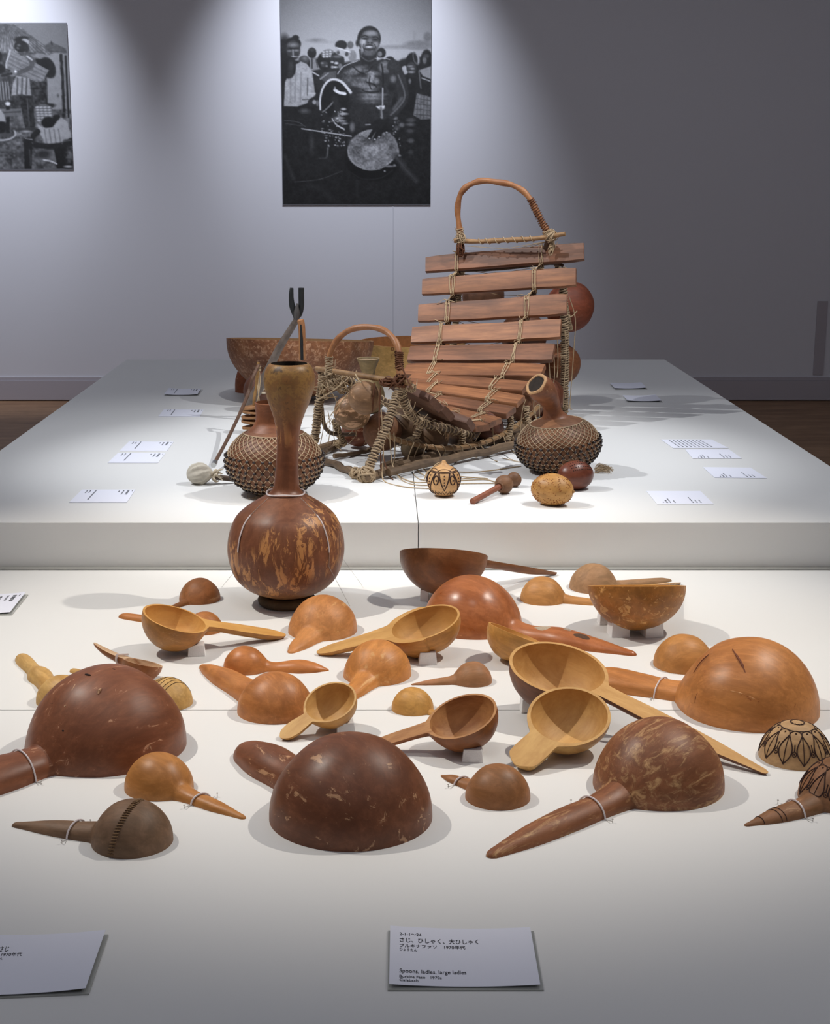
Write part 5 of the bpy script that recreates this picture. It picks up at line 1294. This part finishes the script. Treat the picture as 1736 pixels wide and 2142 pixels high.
# ------------------------------------------------------------------ label cards
def bil(P, u, v): return (P[0]*(1-u)+P[1]*u)*(1-v)+(P[3]*(1-u)+P[2]*u)*v
def text_verts(s):
    cu = bpy.data.curves.new('text', 'FONT'); cu.body = s; cu.resolution_u = 3; cu.offset = 0.006
    o = bpy.data.objects.new('text', cu); COL.objects.link(o)
    bpy.context.view_layer.update()
    me = bpy.data.meshes.new_from_object(o.evaluated_get(bpy.context.evaluated_depsgraph_get()))
    v = [tuple(p.co) for p in me.vertices]; f = [tuple(p.vertices) for p in me.polygons]
    bpy.data.objects.remove(o); bpy.data.curves.remove(cu); bpy.data.meshes.remove(me)
    return v, f
def card(label, px, z, h, curl=0.0, plate=None, lines=(), marks=(), flip=1):
    P = [G(x, y, z+h) for x, y in px]; c = (P[0]+P[1]+P[2]+P[3])/4; c = Vector((c.x, c.y, z))
    T = thing('label_card', label, 'label', c, 'exhibit label cards')
    def S(u, v, e=0.0):
        p = bil(P, u, v).copy(); p.z += curl*((2*u-1)**2)*1.0 - curl*0.6 + e; return p
    mb = MB(); nu, nv = 16, 2; vs = [S(i/nu, j/nv) for j in range(nv+1) for i in range(nu+1)]
    vs += [Vector((p.x, p.y, p.z-0.0005)) for p in vs]; N = (nu+1)*(nv+1); f = []
    for j in range(nv):
        for i in range(nu):
            q = (j*(nu+1)+i, j*(nu+1)+i+1, (j+1)*(nu+1)+i+1, (j+1)*(nu+1)+i); f.append(q[::-1]); f.append(tuple(a+N for a in q))
    for i in range(nu): f.append((i, i+1, i+1+N, i+N)); k = nv*(nu+1); f.append((k+i+1, k+i, k+i+N, k+i+1+N))
    for j in range(nv): a = j*(nu+1); b = a+nu+1; f.append((b, a, a+N, b+N)); f.append((a+nu, b+nu, b+nu+N, a+nu+N))
    mb.add(vs, f); build('paper', mb, M_PAPER, T, sharp=30)
    if plate:
        Q = [G(x, y, z+0.0015) for x, y in plate]; mb = MB(); v = [Vector((q.x, q.y, z+0.0002)) for q in Q]+[Vector((q.x, q.y, z+0.002)) for q in Q]
        mb.add(v, [(0,1,2,3),(7,6,5,4),(0,4,5,1),(1,5,6,2),(2,6,7,3),(3,7,4,0)]); build('acrylic_plate', mb, M_ACRY, T, smooth=False)
        q = bil(Q, 0.5, 0.5); w = (Q[1]-Q[0]).length*0.86; dd = (Q[3]-Q[0]).length*0.82
        build('backing', box(MB(), (q.x, q.y, z+0.002+(h-0.002-curl*.6)/2), (w, dd, max(0.001, h-0.0035-curl*.6))), plain('backing_block', (96,96,84), 0.8), T, smooth=False)
    for s, u0, u1, v, hh in lines:
        tv, tf = text_verts(s); x0 = min(p[0] for p in tv); x1 = max(p[0] for p in tv); y0 = min(p[1] for p in tv); y1 = max(p[1] for p in tv)
        mb = MB(); mb.add([S(u0+(u1-u0)*(p[0]-x0)/(x1-x0), v+hh*0.5-hh*(p[1]-y0)/(y1-y0), 0.0004) for p in tv], tf)
        o = build('lettering', mb, M_INK, T, smooth=False); o['kind'] = 'stuff'
    if marks:
        mb = MB()
        for u, w, v0, v1, n in marks:
            for k in range(n):
                a = v0+(v1-v0)*k/n; b = v0+(v1-v0)*(k+0.72)/n
                mb.add([S(u-w/2, a, .0004), S(u+w/2, a, .0004), S(u+w/2, b, .0004), S(u-w/2, b, .0004)], [(3,2,1,0)])
        o = build('lettering', mb, plain('grey_print', (96,98,104), 0.8), T, smooth=False); o['kind'] = 'stuff'
card('front label card naming spoons, ladles, large ladles', [(816,1938),(1109,1941),(1130,2061),(814,2060)], LOW, 0.006, 0.0035,
     [(812,1947),(1116,1948),(1137,2071),(811,2071)],
     lines=[('2-1-1〜24', .068, .222, .14, .05), ('さじ、ひしゃく、大ひしゃく', .068, .62, .245, .085), ('ブルキナファソ　1970年代', .068, .525, .345, .065), ('ひょうたん', .068, .19, .415, .045),
            ('Spoons, ladles, large ladles', .068, .518, .785, .08), ('Burkina Faso   1970s', .068, .35, .868, .042), ('Calabash', .068, .193, .925, .042)])
card('front label card cut by the left edge of the frame', [(-75,1956),(221,1947),(179,2069),(-118,2082)], LOW, 0.007, 0.004,
     [(-70,1962),(227,1955),(186,2079),(-115,2092)], lines=[('さじ', .28, .35, .25, .085), ('ブルキナファソ　1970年代', .0, .455, .345, .065), ('ひょうたん', .2, .33, .415, .045)])
card('label card by the left edge beside the farthest ladles', [(-60,1243),(54,1239),(21,1281),(-100,1283)], LOW, 0.006, 0.003,
     [(-58,1247),(59,1244),(25,1286),(-100,1288)], marks=[(.93,.02,.10,.22,2),(.84,.07,.12,.45,4),(.72,.04,.12,.4,3),(.60,.04,.15,.6,4)])
lm = [(.18,.022,.08,.28,2),(.12,.022,.08,.3,2),(.28,.024,.05,.8,9),(.72,.02,.1,.25,1),(.80,.024,.08,.42,3),(.885,.04,.05,.42,4),(.96,.015,.08,.16,1)]
rm = [(.14,.02,.85,.92,1),(.20,.03,.72,.95,2),(.26,.02,.6,.95,3),(.34,.02,.75,.95,2),(.66,.02,.5,.95,4),(.73,.02,.7,.95,2),(.80,.02,.7,.95,2)]
card('farthest label card on the left of the high plinth', [(353,812),(421,813),(413,825),(343,825)], UP, 0.006, 0.003, [(354,815),(424,815),(415,827),(344,827)], marks=lm)
card('second farthest label card on the left of the high plinth', [(343,856),(426,857),(418,871),(331,871)], UP, 0.0012, marks=lm)
card('left label card of the close pair, the farther one', [(270,923),(363,924),(349,943),(250,943)], UP, 0.0012, marks=lm)
card('left label card of the close pair, the nearer one', [(247,947),(346,948),(330,968),(225,968)], UP, 0.0012, marks=lm)
card('nearest label card on the left of the high plinth', [(172,1024),(283,1024),(265,1051),(144,1051)], UP, 0.0012, marks=lm)
card('farthest label card on the right of the high plinth, curled', [(1275,801),(1341,800),(1352,811),(1285,812)], UP, 0.007, 0.003, [(1277,804),(1342,803),(1354,814),(1287,815)])
card('curled label card just in front of the farthest right one', [(1302,827),(1371,826),(1384,838),(1312,838)], UP, 0.007, 0.003, [(1304,830),(1372,829),(1386,841),(1314,841)])
card('label card on the right of the high plinth filled with many text lines', [(1382,919),(1488,919),(1524,937),(1408,937)], UP, 0.0012, marks=[(.14+.075*k, .02, .12, .92, 6) for k in range(9)])
card('label card touching the one filled with text lines', [(1433,940),(1525,940),(1552,959),(1449,959)], UP, 0.0012, marks=rm)
card('rightmost label card on the high plinth', [(1470,977),(1570,978),(1604,1000),(1495,999)], UP, 0.0012, marks=rm)
card('nearest label card on the right of the high plinth', [(1352,1027),(1465,1027),(1493,1054),(1374,1054)], UP, 0.0012, marks=rm)
